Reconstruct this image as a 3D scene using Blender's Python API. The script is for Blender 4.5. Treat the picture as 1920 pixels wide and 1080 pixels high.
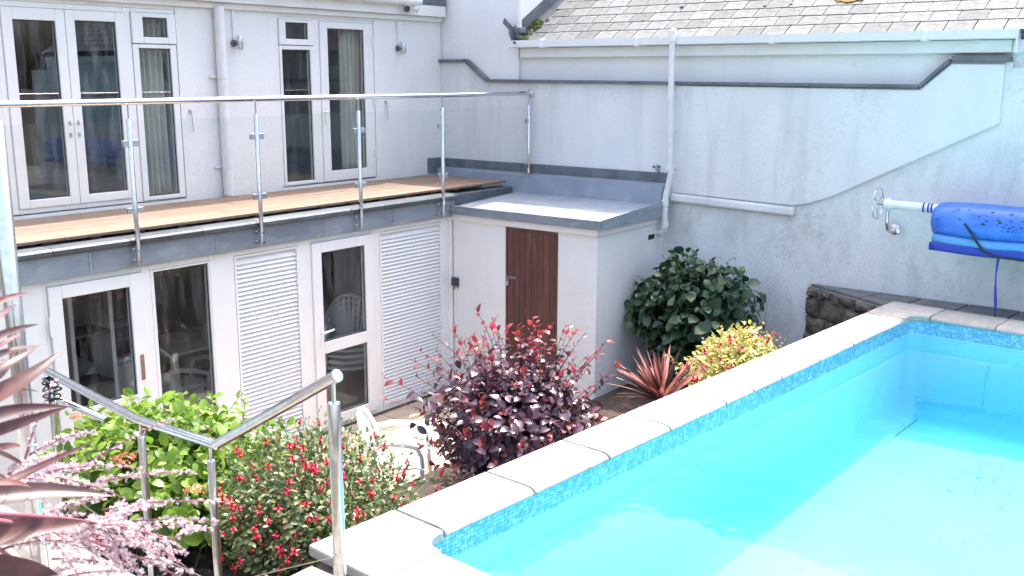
import bpy, math, random
from mathutils import Vector, Matrix, Euler
random.seed(11)
PI = math.pi
scene = bpy.context.scene
col = scene.collection
for o in list(bpy.data.objects):
    bpy.data.objects.remove(o)

# ---------------------------------------------------------------- camera
CAM = Vector((-10.2446, -7.7944, 3.9226))
yaw, pitch, roll, fpx = 0.6621, -0.2091, 0.0023, 1881.8
fw = Vector((math.cos(yaw)*math.cos(pitch), math.sin(yaw)*math.cos(pitch), math.sin(pitch)))
rt = Vector((math.sin(yaw), -math.cos(yaw), 0))
up = rt.cross(fw)
r2 = rt*math.cos(roll) + up*math.sin(roll)
u2 = -rt*math.sin(roll) + up*math.cos(roll)
cd = bpy.data.cameras.new('camera')
cam = bpy.data.objects.new('camera', cd)
col.objects.link(cam)
cam.matrix_world = Matrix(((r2.x, u2.x, -fw.x, CAM.x), (r2.y, u2.y, -fw.y, CAM.y), (r2.z, u2.z, -fw.z, CAM.z), (0, 0, 0, 1)))
cd.sensor_width = 36.0
cd.lens = 36.0*fpx/1920.0
cd.clip_start = 0.05
cd.clip_end = 600
cd.dof.use_dof = True
cd.dof.focus_distance = 8.6
cd.dof.aperture_fstop = 6.3
scene.camera = cam

# ---------------------------------------------------------------- light
SUN = Vector((0.41, 0.10, 1.0)).normalized()
elev = math.asin(SUN.z)
world = bpy.data.worlds.new('World')
scene.world = world
world.use_nodes = True
wn = world.node_tree
wn.nodes.clear()
sky = wn.nodes.new('ShaderNodeTexSky')
sky.sky_type = 'NISHITA'
sky.sun_disc = False
sky.sun_elevation = elev
sky.sun_rotation = math.atan2(SUN.x, SUN.y)
sky.air_density = 1.0
sky.dust_density = 6.5
sky.ozone_density = 0.6
bg = wn.nodes.new('ShaderNodeBackground')
bg.inputs['Strength'].default_value = 0.15
wo = wn.nodes.new('ShaderNodeOutputWorld')
wn.links.new(sky.outputs[0], bg.inputs[0])
wn.links.new(bg.outputs[0], wo.inputs[0])
sl = bpy.data.lights.new('sun', 'SUN')
sl.energy = 2.0
sl.angle = math.radians(0.53)
sl.color = (1.0, 0.97, 0.92)
so = bpy.data.objects.new('sun', sl)
col.objects.link(so)
so.rotation_euler = (-SUN).to_track_quat('-Z', 'Y').to_euler()
so.location = (0, 0, 20)
vs = scene.view_settings
vs.view_transform = 'Standard'
vs.look = 'None'
vs.exposure = 2.2
vs.gamma = 1.0
vs.use_curve_mapping = False
try:
    scene.cycles.transparent_max_bounces = 16
    scene.cycles.max_bounces = 7
    scene.cycles.caustics_reflective = False
    scene.cycles.caustics_refractive = False
    scene.cycles.sample_clamp_indirect = 6.0
except Exception:
    pass

# ---------------------------------------------------------------- helpers
WM = {}

def put(o, parent=None):
    col.objects.link(o)
    if parent is not None:
        o.parent = parent
        if parent in WM:
            o.matrix_parent_inverse = WM[parent].inverted()
    return o

def tag(o, label=None, cat=None, group=None, kind=None):
    if label: o['label'] = label
    if cat: o['category'] = cat
    if group: o['group'] = group
    if kind: o['kind'] = kind
    return o

def thing(name, label, cat, loc=(0, 0, 0), group=None):
    o = bpy.data.objects.new(name, None)
    o.empty_display_size = 0.1
    o.location = loc
    put(o)
    WM[o] = Matrix.Translation(Vector(loc))
    return tag(o, label, cat, group)

class MB:
    def __init__(s):
        s.v = []; s.f = []; s.m = []
    def add(s, vs_, fs, mi=0, M=None):
        b = len(s.v)
        for p in vs_:
            p = Vector(p)
            s.v.append(tuple(M @ p) if M is not None else tuple(p))
        for f in fs:
            s.f.append(tuple(b+i for i in f)); s.m.append(mi)
        return s
    def box(s, x0, x1, y0, y1, z0, z1, mi=0, M=None):
        v = [(x0,y0,z0),(x1,y0,z0),(x1,y1,z0),(x0,y1,z0),(x0,y0,z1),(x1,y0,z1),(x1,y1,z1),(x0,y1,z1)]
        return s.add(v, [(3,2,1,0),(4,5,6,7),(0,1,5,4),(1,2,6,5),(2,3,7,6),(3,0,4,7)], mi, M)
    def prism(s, poly, h0, h1, axis='z', mi=0, M=None):
        n = len(poly)
        def P(a, b, h):
            return {'z': (a, b, h), 'x': (h, a, b), 'y': (a, h, b)}[axis]
        v = [P(a, b, h0) for a, b in poly] + [P(a, b, h1) for a, b in poly]
        fs = [tuple(range(n-1, -1, -1)), tuple(range(n, 2*n))]
        for i in range(n):
            j = (i+1) % n
            fs.append((i, j, n+j, n+i))
        return s.add(v, fs, mi, M)
    def tube(s, pts, r, n=12, mi=0, caps=True, M=None):
        pts = [Vector(p) for p in pts]
        rr = r if isinstance(r, (list, tuple)) else [r]*len(pts)
        vv = []; prev = None
        for i, p in enumerate(pts):
            if i == 0: t = pts[1]-p
            elif i == len(pts)-1: t = p-pts[i-1]
            else: t = (pts[i+1]-p).normalized() + (p-pts[i-1]).normalized()
            t.normalize()
            if prev is None:
                a = Vector((0, 0, 1)) if abs(t.z) < .9 else Vector((1, 0, 0))
                prev = t.cross(a).normalized()
            prev = (prev - t*prev.dot(t)).normalized()
            b = t.cross(prev)
            k = 1.0
            if 0 < i < len(pts)-1:
                c = (pts[i+1]-p).normalized().dot(t)
                k = 1/max(.5, c)
            for j in range(n):
                a = 2*PI*j/n
                vv.append(p + (prev*math.cos(a)+b*math.sin(a))*rr[i]*(1 if k == 1 else min(k, 1.25)))
        fs = []
        for i in range(len(pts)-1):
            for j in range(n):
                k = (j+1) % n
                fs.append((i*n+j, i*n+k, (i+1)*n+k, (i+1)*n+j))
        if caps:
            fs.append(tuple(range(n-1, -1, -1)))
            fs.append(tuple((len(pts)-1)*n+j for j in range(n)))
        return s.add(vv, fs, mi, M)
    def lathe(s, prof, c, axis=(0, 0, 1), n=16, mi=0):
        ax = Vector(axis).normalized()
        return s.tube([Vector(c)+ax*h for r, h in prof], [max(r, 1e-4) for r, h in prof], n, mi)
    def mesh(s, name, mats, smooth=False):
        me = bpy.data.meshes.new(name)
        me.from_pydata(s.v, [], s.f)
        ml = mats if isinstance(mats, (list, tuple)) else [mats]
        for m in ml: me.materials.append(m)
        if len(ml) > 1: me.polygons.foreach_set('material_index', s.m)
        if smooth: me.polygons.foreach_set('use_smooth', [True]*len(me.polygons))
        me.update()
        return me
    def build(s, name, mats, parent=None, smooth=False, bevel=0, auto=True):
        o = bpy.data.objects.new(name, s.mesh(name, mats, smooth))
        put(o, parent)
        if smooth and auto:
            try: o.data.set_sharp_from_angle(angle=math.radians(42))
            except Exception: pass
        if bevel:
            b = o.modifiers.new('bevel', 'BEVEL'); b.width = bevel; b.segments = 2; b.limit_method = 'ANGLE'
        return o

def piece(name, me, M, parent):
    o = bpy.data.objects.new(name, me)
    o.matrix_basis = M
    return put(o, parent)

# ---------------------------------------------------------------- materials
def nodes(name):
    m = bpy.data.materials.new(name); m.use_nodes = True
    nt = m.node_tree; nt.nodes.clear()
    return m, nt
def N(nt, t, **kw):
    n = nt.nodes.new(t)
    for k, v in kw.items():
        if k.startswith('i_'):
            key = k[2:]
            n.inputs[int(key) if key.isdigit() else key.replace('_', ' ')].default_value = v
        else: setattr(n, k, v)
    return n
def rgba(c): return (c[0], c[1], c[2], 1.0)

def mat(name, c1, c2=None, scale=6.0, stretch=(1, 1, 1), rough=0.6, metal=0.0, bump=0.0, bscale=60.0, spec=0.5,
        c3=None, s3=1.2, t3=(.52, .68), st3=(1, 1, 1), var=0.0, coat=0.0, c4=None, s4=16.0, t4=(.60, .74), rvar=0.0, sharp=(.35, .65), trans=0.0, island=False):
    m, nt = nodes(name)
    L = nt.links.new
    tc = N(nt, 'ShaderNodeTexCoord')
    bs = N(nt, 'ShaderNodeBsdfPrincipled')
    bs.inputs['Roughness'].default_value = rough
    bs.inputs['Metallic'].default_value = metal
    bs.inputs['Specular IOR Level'].default_value = spec
    bs.inputs['Coat Weight'].default_value = coat
    out = N(nt, 'ShaderNodeOutputMaterial')
    c2 = c2 or c1
    mp = N(nt, 'ShaderNodeMapping'); mp.inputs['Scale'].default_value = stretch
    L(tc.outputs['Object'], mp.inputs[0])
    no = N(nt, 'ShaderNodeTexNoise'); no.inputs['Scale'].default_value = scale; no.inputs['Detail'].default_value = 6
    L(mp.outputs[0], no.inputs['Vector'])
    cr = N(nt, 'ShaderNodeValToRGB')
    cr.color_ramp.elements[0].position = sharp[0]; cr.color_ramp.elements[0].color = rgba(c1)
    cr.color_ramp.elements[1].position = sharp[1]; cr.color_ramp.elements[1].color = rgba(c2)
    L(no.outputs[0], cr.inputs[0])
    cur = cr.outputs[0]
    if c3:
        mp3 = N(nt, 'ShaderNodeMapping'); mp3.inputs['Scale'].default_value = st3
        L(tc.outputs['Object'], mp3.inputs[0])
        n3 = N(nt, 'ShaderNodeTexNoise'); n3.inputs['Scale'].default_value = s3; n3.inputs['Detail'].default_value = 8
        n3.inputs['Roughness'].default_value = .65
        L(mp3.outputs[0], n3.inputs['Vector'])
        r3 = N(nt, 'ShaderNodeMapRange'); r3.inputs[1].default_value = t3[0]; r3.inputs[2].default_value = t3[1]
        L(n3.outputs[0], r3.inputs[0])
        mx = N(nt, 'ShaderNodeMix', data_type='RGBA'); mx.inputs[7].default_value = rgba(c3)
        L(r3.outputs[0], mx.inputs[0]); L(cur, mx.inputs[6])
        cur = mx.outputs[2]
    if c4:
        n4 = N(nt, 'ShaderNodeTexNoise'); n4.inputs['Scale'].default_value = s4; n4.inputs['Detail'].default_value = 9; n4.inputs['Roughness'].default_value = .7
        L(tc.outputs['Object'], n4.inputs['Vector'])
        m4 = N(nt, 'ShaderNodeTexNoise'); m4.inputs['Scale'].default_value = .9; m4.inputs['Detail'].default_value = 3
        L(tc.outputs['Object'], m4.inputs['Vector'])
        a4 = N(nt, 'ShaderNodeMath', operation='MULTIPLY_ADD'); a4.inputs[1].default_value = .55; L(m4.outputs[0], a4.inputs[0]); 
        b4 = N(nt, 'ShaderNodeMath', operation='MULTIPLY'); b4.inputs[1].default_value = .5; L(n4.outputs[0], b4.inputs[0]); L(b4.outputs[0], a4.inputs[2])
        r4 = N(nt, 'ShaderNodeMapRange'); r4.inputs[1].default_value = t4[0]; r4.inputs[2].default_value = t4[1]
        L(a4.outputs[0], r4.inputs[0])
        x4 = N(nt, 'ShaderNodeMix', data_type='RGBA'); x4.inputs[7].default_value = rgba(c4)
        L(r4.outputs[0], x4.inputs[0]); L(cur, x4.inputs[6]); cur = x4.outputs[2]
    if var:
        oi = N(nt, 'ShaderNodeObjectInfo')
        src = oi.outputs['Random']
        if island:
            ge = N(nt, 'ShaderNodeNewGeometry')
            ad = N(nt, 'ShaderNodeMath', operation='ADD'); L(src, ad.inputs[0]); L(ge.outputs['Random Per Island'], ad.inputs[1])
            fr = N(nt, 'ShaderNodeMath', operation='FRACT'); L(ad.outputs[0], fr.inputs[0]); src = fr.outputs[0]
        mr = N(nt, 'ShaderNodeMapRange'); mr.inputs[3].default_value = 1-var; mr.inputs[4].default_value = 1+var
        L(src, mr.inputs[0])
        hs = N(nt, 'ShaderNodeHueSaturation'); L(cur, hs.inputs['Color']); L(mr.outputs[0], hs.inputs['Value'])
        cur = hs.outputs[0]
    L(cur, bs.inputs['Base Color'])
    if rvar:
        rr = N(nt, 'ShaderNodeMapRange'); rr.inputs[3].default_value = max(0.02, rough-rvar); rr.inputs[4].default_value = rough+rvar
        L(no.outputs[0], rr.inputs[0]); L(rr.outputs[0], bs.inputs['Roughness'])
    if bump:
        nb = N(nt, 'ShaderNodeTexNoise'); nb.inputs['Scale'].default_value = bscale; nb.inputs['Detail'].default_value = 4
        L(mp.outputs[0], nb.inputs['Vector'])
        bp = N(nt, 'ShaderNodeBump'); bp.inputs['Strength'].default_value = bump; bp.inputs['Distance'].default_value = .02
        L(nb.outputs[0], bp.inputs['Height']); L(bp.outputs[0], bs.inputs['Normal'])
    sh = bs.outputs[0]
    if trans:
        tr = N(nt, 'ShaderNodeBsdfTranslucent'); L(cur, tr.inputs[0])
        ms = N(nt, 'ShaderNodeMixShader'); ms.inputs[0].default_value = trans
        L(sh, ms.inputs[1]); L(tr.outputs[0], ms.inputs[2]); sh = ms.outputs[0]
    L(sh, out.inputs[0])
    return m

def leafmat(name, c1, c2, c3=None, rough=.4, trans=.3, spec=.5):
    """colour picked per leaf (object random + island random)"""
    m, nt = nodes(name); L = nt.links.new
    oi = N(nt, 'ShaderNodeObjectInfo'); ge = N(nt, 'ShaderNodeNewGeometry')
    ad = N(nt, 'ShaderNodeMath', operation='ADD'); L(oi.outputs['Random'], ad.inputs[0]); L(ge.outputs['Random Per Island'], ad.inputs[1])
    fr = N(nt, 'ShaderNodeMath', operation='FRACT'); L(ad.outputs[0], fr.inputs[0])
    cr = N(nt, 'ShaderNodeValToRGB')
    cr.color_ramp.elements[0].color = rgba(c1); cr.color_ramp.elements[0].position = 0
    cr.color_ramp.elements[1].color = rgba(c2); cr.color_ramp.elements[1].position = .75 if c3 else 1
    if c3:
        e = cr.color_ramp.elements.new(1.0); e.color = rgba(c3)
    L(fr.outputs[0], cr.inputs[0])
    bs = N(nt, 'ShaderNodeBsdfPrincipled'); bs.inputs['Roughness'].default_value = rough; bs.inputs['Specular IOR Level'].default_value = spec
    L(cr.outputs[0], bs.inputs['Base Color'])
    tr = N(nt, 'ShaderNodeBsdfTranslucent'); L(cr.outputs[0], tr.inputs[0])
    ms = N(nt, 'ShaderNodeMixShader'); ms.inputs[0].default_value = trans
    L(bs.outputs[0], ms.inputs[1]); L(tr.outputs[0], ms.inputs[2])
    out = N(nt, 'ShaderNodeOutputMaterial'); L(ms.outputs[0], out.inputs[0])
    return m

def glassmat(name, f0=.09, tint=(.93, .97, .96), rough=0.0, dirt_veil=0.0, wave=0.0, wscale=3.0):
    m, nt = nodes(name); L = nt.links.new
    lw = N(nt, 'ShaderNodeLayerWeight'); lw.inputs[0].default_value = .5
    pw = N(nt, 'ShaderNodeMath', operation='POWER'); pw.inputs[1].default_value = 5
    L(lw.outputs['Facing'], pw.inputs[0])
    ma = N(nt, 'ShaderNodeMath', operation='MULTIPLY_ADD'); ma.inputs[1].default_value = 1-f0; ma.inputs[2].default_value = f0
    L(pw.outputs[0], ma.inputs[0])
    tr = N(nt, 'ShaderNodeBsdfTransparent'); tr.inputs[0].default_value = rgba(tint)
    gl = N(nt, 'ShaderNodeBsdfGlossy'); gl.inputs['Roughness'].default_value = rough
    ms = N(nt, 'ShaderNodeMixShader')
    L(ma.outputs[0], ms.inputs[0]); L(tr.outputs[0], ms.inputs[1]); L(gl.outputs[0], ms.inputs[2])
    sh = ms.outputs[0]
    if wave:
        tc = N(nt, 'ShaderNodeTexCoord')
        no = N(nt, 'ShaderNodeTexNoise'); no.inputs['Scale'].default_value = wscale; no.inputs['Detail'].default_value = 3
        L(tc.outputs['Object'], no.inputs['Vector'])
        bp = N(nt, 'ShaderNodeBump'); bp.inputs['Strength'].default_value = wave; bp.inputs['Distance'].default_value = .03
        L(no.outputs[0], bp.inputs['Height']); L(bp.outputs[0], gl.inputs['Normal'])
    if dirt_veil:
        tc = N(nt, 'ShaderNodeTexCoord')
        mp = N(nt, 'ShaderNodeMapping'); mp.inputs['Scale'].default_value = (9, 9, 1.6); mp.inputs['Rotation'].default_value = (0, .35, 0)
        L(tc.outputs['Object'], mp.inputs[0])
        no = N(nt, 'ShaderNodeTexNoise'); no.inputs['Scale'].default_value = 1.6; no.inputs['Detail'].default_value = 7
        L(mp.outputs[0], no.inputs['Vector'])
        r = N(nt, 'ShaderNodeMapRange'); r.inputs[1].default_value = .45; r.inputs[2].default_value = .8; r.inputs[4].default_value = dirt_veil
        L(no.outputs[0], r.inputs[0])
        df = N(nt, 'ShaderNodeBsdfDiffuse'); df.inputs[0].default_value = (.75, .78, .8, 1)
        m2 = N(nt, 'ShaderNodeMixShader'); L(r.outputs[0], m2.inputs[0]); L(sh, m2.inputs[1]); L(df.outputs[0], m2.inputs[2]); sh = m2.outputs[0]
    out = N(nt, 'ShaderNodeOutputMaterial'); L(sh, out.inputs[0])
    return m

M = {}
M['render'] = mat('white_render', (.80, .785, .755), (.755, .74, .715), 2.2, (1, 1, .5), .85, bump=.25, bscale=45, c3=(.64, .63, .60), s3=1.5, st3=(2.4, 2.4, .7), t3=(.58, .95), c4=(.66, .65, .62), t4=(.60, .82))
M['stained'] = mat('stained_render', (.775, .765, .74), (.72, .715, .69), 1.6, (1, 1.6, .6), .88, bump=.35, bscale=38, c3=(.53, .53, .505), s3=1.1, st3=(3.6, 3.6, .38), t3=(.52, .88), c4=(.54, .54, .515), t4=(.575, .76))
M['mould'] = mat('mouldy_render', (.765, .755, .73), (.68, .68, .655), 2.4, (1, 1.4, .6), .9, bump=.4, bscale=38, c3=(.40, .41, .39), s3=1.6, st3=(2, 2, .9), t3=(.50, .88), c4=(.47, .475, .455), t4=(.555, .74))
M['upvc'] = mat('white_upvc', (.82, .805, .78), (.785, .77, .745), 3, rough=.32, spec=.5, c3=(.62, .62, .60), s3=5, t3=(.66, .9))
M['paintwhite'] = mat('white_paint', (.81, .795, .77), (.75, .735, .71), 4, rough=.5, bump=.1, bscale=80, c3=(.52, .52, .50), s3=7, t3=(.66, .85))
M['gap'] = mat('dark_gap', (.03, .03, .03), rough=.9)
M['gasket'] = mat('black_gasket', (.02, .02, .022), rough=.6)
M['steel'] = mat('polished_steel', (.72, .72, .73), (.60, .60, .62), 30, rough=.14, metal=1, rvar=.05)
M['satin'] = mat('satin_steel', (.62, .62, .62), (.5, .5, .5), 30, rough=.3, metal=1)
M['glass'] = glassmat('window_glass', .045, (.93, .95, .95), dirt_veil=.05)  # faint pale film paints the veil of light seen over the panes
M['glassdirty'] = glassmat('smeared_window_glass', .07, (.88, .93, .95), dirt_veil=.09)
M['glassbal'] = glassmat('balustrade_glass', .022, (.965, .98, .975), dirt_veil=.014)
M['water'] = glassmat('pool_water', .025, (1, 1, 1), wave=.07, wscale=4)
va = N(M['water'].node_tree, 'ShaderNodeVolumeAbsorption'); va.inputs['Color'].default_value = (0.0, .90, .955, 1); va.inputs['Density'].default_value = .44
M['water'].node_tree.links.new(va.outputs[0], [n_ for n_ in M['water'].node_tree.nodes if n_.type == 'OUTPUT_MATERIAL'][0].inputs['Volume'])
M['lead'] = mat('lead_sheet', (.20, .235, .275), (.27, .30, .335), 3, (1, 1, 2), .48, metal=.15, bump=.15, bscale=20, c3=(.36, .39, .41), s3=4, st3=(1, 1, 3), t3=(.52, .75), var=.12)
M['leadroll'] = mat('lead_roll', (.055, .067, .08), (.08, .094, .108), 3, (1, 1, 2), .5, metal=.1, bump=.15, bscale=20, c3=(.115, .128, .14), s3=4, t3=(.52, .75), var=.25)
M['leaddark'] = mat('dark_lead', (.10, .115, .13), (.16, .175, .19), 4, rough=.6, bump=.2, bscale=30, c3=(.25, .24, .22), s3=7, t3=(.58, .8))
M['roofing'] = mat('grey_roof_membrane', (.20, .235, .285), (.25, .285, .33), 2.5, rough=.6, bump=.15, bscale=50, c3=(.34, .35, .36), s3=5, t3=(.58, .8))
M['deck'] = mat('weathered_deck', (.215, .137, .095), (.165, .105, .073), 5, (1.2, 22, 22), .75, bump=.2, bscale=20, c3=(.205, .16, .13), s3=2.5, st3=(1, 6, 6), t3=(.5, .7), var=.14)
M['joint'] = mat('dark_joint', (.10, .095, .085), (.07, .065, .06), 20, rough=.95, bump=.4)
M['joist'] = mat('old_joist', (.12, .09, .07), (.07, .055, .045), 8, rough=.9)
M['doorwood'] = mat('brown_door_wood', (.135, .050, .034), (.085, .030, .022), 5, (16, 16, 1.3), .55, bump=.2, bscale=20, c3=(.19, .09, .07), s3=3, st3=(6, 6, .8), t3=(.5, .75), var=.18)
M['slate'] = mat('roof_slate', (.088, .097, .104), (.118, .128, .134), 7, rough=.75, bump=.45, bscale=45, c3=(.06, .06, .057), s3=11, t3=(.50, .72), var=.24, spec=.3)
M['lichen'] = mat('orange_lichen', (.40, .22, .05), (.28, .17, .06), 20, rough=.95, bump=.6)
M['moss'] = mat('moss', (.10, .12, .035), (.055, .07, .025), 30, rough=.95, bump=.8)
M['plastic'] = mat('white_plastic', (.80, .80, .79), (.76, .76, .75), 6, rough=.38)
M['pvc'] = mat('pvc_pipe', (.77, .76, .74), (.70, .69, .675), 8, rough=.42, c3=(.5, .51, .5), s3=8, t3=(.62, .85))
M['black'] = mat('black_plastic', (.018, .018, .02), rough=.45)
M['darkgrey'] = mat('dark_grey_plastic', (.045, .048, .055), rough=.5)
M['soil'] = mat('soil', (.055, .04, .03), (.03, .022, .017), 14, rough=.95, bump=.9, bscale=30, c3=(.10, .08, .06), s3=22, t3=(.55, .7))
M['patio'] = mat('patio_slab', (.46, .37, .29), (.38, .31, .25), 6, rough=.85, bump=.25, bscale=50, c3=(.30, .25, .21), s3=5, t3=(.55, .8), var=.12)
M['mortar'] = mat('mortar', (.30, .28, .25), (.22, .21, .19), 20, rough=.95, bump=.5)
M['concrete'] = mat('concrete', (.20, .19, .17), (.15, .145, .135), 5, rough=.9, bump=.3, bscale=40)
M['coping'] = mat('coping_stone', (.36, .345, .32), (.30, .285, .262), 9, rough=.8, bump=.3, bscale=70, c3=(.19, .17, .145), s3=12, t3=(.58, .78), var=.12, c4=(.23, .21, .18), t4=(.56, .70))
M['stone'] = mat('rubble_stone', (.15, .12, .09), (.075, .068, .06), 7, rough=.95, bump=1.0, bscale=22, c3=(.21, .165, .105), s3=6, t3=(.52, .72), var=.35)
M['slab'] = mat('slate_slab', (.115, .115, .115), (.16, .155, .15), 6, rough=.75, bump=.25, bscale=40, c3=(.085, .082, .08), s3=4, t3=(.5, .7), var=.15)
M['poolpaint'] = mat('pool_lining', (.30, .58, .67), (.32, .60, .68), 1.5, rough=.6, c3=(.35, .62, .68), s3=3, t3=(.55, .8))
M['grout'] = mat('grout', (.55, .74, .80), (.48, .68, .77), 20, rough=.8)
M['tile'] = leafmat('mosaic_tile', (.11, .32, .50), (.20, .46, .61), (.36, .60, .69), .2, 0.0)
M['bluecover'] = mat('blue_pool_cover', (.035, .13, .52), (.05, .17, .58), 5, (1, 1, 3), .38, bump=.2, bscale=18, c3=(.09, .25, .62), s3=3, t3=(.5, .8))
M['bluelight'] = mat('pale_cover_underside', (.10, .32, .56), (.07, .24, .52), 3, (1, 1, 6), .4)
M['bluestrap'] = mat('blue_strap', (.02, .04, .32), rough=.6)
M['speck'] = mat('dark_specks', (.02, .025, .03), rough=.9)
M['curtain'] = mat('cream_curtain', (.74, .72, .62), (.66, .64, .55), 4, (6, 6, .4), .9, trans=.25)
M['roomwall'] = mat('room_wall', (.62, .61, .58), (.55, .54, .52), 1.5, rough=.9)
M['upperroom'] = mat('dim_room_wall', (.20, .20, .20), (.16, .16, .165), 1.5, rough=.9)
M['lightfloor'] = mat('pale_tile_floor', (.36, .34, .31), (.30, .285, .265), 4, rough=.5)
M['roomfloor'] = mat('room_floor', (.13, .10, .08), (.09, .07, .055), 4, rough=.6)
M['paper'] = mat('paper', (.78, .78, .78), rough=.8)
M['newsprint'] = mat('printed_paper', (.72, .72, .71), (.18, .18, .20), 30, (1, 3, 1), .8, sharp=(.48, .58))
M['cardboard'] = mat('cardboard', (.32, .22, .14), (.27, .18, .11), 8, rough=.9)
M['lightblue'] = mat('pale_blue_plastic', (.30, .62, .74), rough=.45)
M['wicker'] = mat('dark_wicker', (.05, .04, .035), (.10, .085, .07), 60, rough=.8, bump=.6)
M['stem'] = mat('woody_stem', (.12, .075, .055), (.08, .05, .04), 20, rough=.85)
M['greenstem'] = mat('green_stem', (.14, .17, .05), (.10, .12, .04), 20, rough=.7)
M['lamp_glass'] = mat('frosted_lamp_glass', (.8, .8, .78), rough=.3)

# ================================================================ SETTING
GZ = 0.20          # patio level
BZ = 0.50          # planting bed level
TZ = 1.765         # pool terrace level
# one ground sheet reaching the horizon, with a pit for the pool shell
PF = Vector((-0.87, -5.17, 0)); PU = Vector((-0.99774, 0.0672, 0)); PV = Vector((-0.0672, -0.99774, 0))
def PL(u, v, z=0.0):
    p = PF + PU*u + PV*v
    return (p.x, p.y, z)
g = MB()
g.add([(-300, -300, -.6), (300, -300, -.6), (300, 300, -.6), (-300, 300, -.6)], [(0, 1, 2, 3)])
tag(g.build('ground', M['soil']), kind='structure')
pt = MB(); pt.box(-9.5, -1.42, -4.40, 0.0, -.55, GZ-.03)
patio = tag(pt.build('patio', M['mortar']), kind='structure')
sw, sd = .60, .45
k = 0
slab_me = None
for j in range(6):
    for i in range(9):
        x0 = -6.6+i*sw + (j % 2)*.3; y0 = -2.75+j*sd
        x1, y1 = x0+sw-.012, min(y0+sd-.012, -.015)
        if x1 > -1.45: x1 = -1.45
        if x1-x0 < .1: continue
        b = MB(); b.box(x0, x1, y0, y1, GZ-.03, GZ+random.uniform(-.003, .003))
        b.build('paving_slab', M['patio'], patio, bevel=.005)
# planting beds
def bed(name, poly, z, seed):
    rnd = random.Random(seed)
    xs = [p[0] for p in poly]; ys = [p[1] for p in poly]
    x0, x1, y0, y1 = min(xs), max(xs), min(ys), max(ys)
    n, m_ = 28, 20
    b = MB(); vv = []
    for j in range(m_+1):
        for i in range(n+1):
            e = (i in (0, n)) or (j in (0, m_))
            vv.append((x0+(x1-x0)*i/n, y0+(y1-y0)*j/m_, z + (0 if e else rnd.uniform(-.03, .04))))
    fs = [(j*(n+1)+i, j*(n+1)+i+1, (j+1)*(n+1)+i+1, (j+1)*(n+1)+i) for j in range(m_) for i in range(n)]
    b.add(vv, fs)
    b.box(x0, x1, y0, y1, -.5, z-.035)
    return tag(b.build(name, M['soil']), kind='structure')
bed('planting_bed', [(-4.75, -5.05), (-.004, -2.12)], BZ, 1)
bed('raised_planting_bed', [(-7.40, -4.36), (-4.9, -2.78)], .85, 2)
bed('raised_planting_bed', [(-7.40, -2.776), (-5.9, -1.0)], .82, 3)
# landing and upper terrace the photographer stands on
t = MB(); t.box(-8.6, -7.405, -4.45, .0, -.5, 1.12)
t.box(-9.0, -8.605, -4.45, -2.0, -.5, 1.5)
tag(t.build('stair_landing', M['concrete'], bevel=.01), kind='structure')
t = MB(); t.box(-14.0, -9.005, -16.0, -2.0, -.5, 2.32); t.box(-9.0, -7.46, -16.0, -4.46, -.5, 1.72)
t.box(-7.455, 2.0, -16.0, -9.2, -.5, 1.72)
tag(t.build('upper_terrace', M['concrete'], bevel=.01), kind='structure')

# ---------------------------------------------------------------- boundary wall
bw = thing('boundary_wall', 'tall stained white rendered boundary wall with dark capping behind the pool', 'wall', (0, -2, GZ))
poly = [(2.2, -.5), (2.2, 4.085), (.95, 4.085), (.60, 3.835), (-4.82, 3.805), (-5.09, 4.055), (-5.62, 4.05), (-5.62, -.5)]
b = MB(); b.prism(poly, 0.0, .30, 'x'); b.build('wall', M['stained'], bw)
# proud lower layer with its sloping top edge
low = [(-2.14, -.5), (-2.14, 2.60), (-3.62, 2.555), (-3.70, 2.585), (-4.02, 2.675), (-5.56, 3.475), (-5.60, 3.55), (-5.60, 4.00), (-9.5, 4.00), (-9.5, -.5)]
b = MB()
n = len(low)
outer = [(0.001, y, z) for y, z in low]
ins = [(y, z) for y, z in low]
def inset(pl, d):
    r = []
    for i, (y, z) in enumerate(pl):
        r.append((y, z - (d if 0 < i < len(pl)-1 else 0)))
    return r
inn = [(-.004, y, z) for y, z in inset(low, .004)]
vv = outer+inn
fs = [tuple(range(n, 2*n))]
for i in range(n):
    j = (i+1) % n
    fs.append((i, j, n+j, n+i))
b.add(vv, [tuple(f) for f in fs]); b.build('lower_wall', M['mould'], bw)
b = MB(); b.prism([(-2.17, 2.605), (-2.17, 3.812), (-4.82, 3.792), (-5.09, 4.035), (-5.56, 4.03), (-5.56, 3.49), (-4.02, 2.69), (-3.78, 2.60), (-3.62, 2.57)], -.032, -.0005, 'x'); b.build('upper_render', M['stained'], bw, bevel=.010)
b = MB(); b.box(0, .30, -9.5, -5.621, -.5, 4.0); b.build('wall_pier', M['mould'], bw)
b = MB()
b.add([(-.003, -2.15, 2.495), (-.003, -3.64, 2.45), (-.062, -3.64, 2.46), (-.062, -2.15, 2.505), (-.003, -2.15, 2.603), (-.003, -3.64, 2.558), (-.052, -3.64, 2.548), (-.052, -2.15, 2.593)], [(0, 1, 2, 3), (7, 6, 5, 4), (0, 4, 5, 1), (1, 5, 6, 2), (2, 6, 7, 3), (3, 7, 4, 0)]); b.build('render_ledge', M['mould'], bw, bevel=.022)
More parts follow.
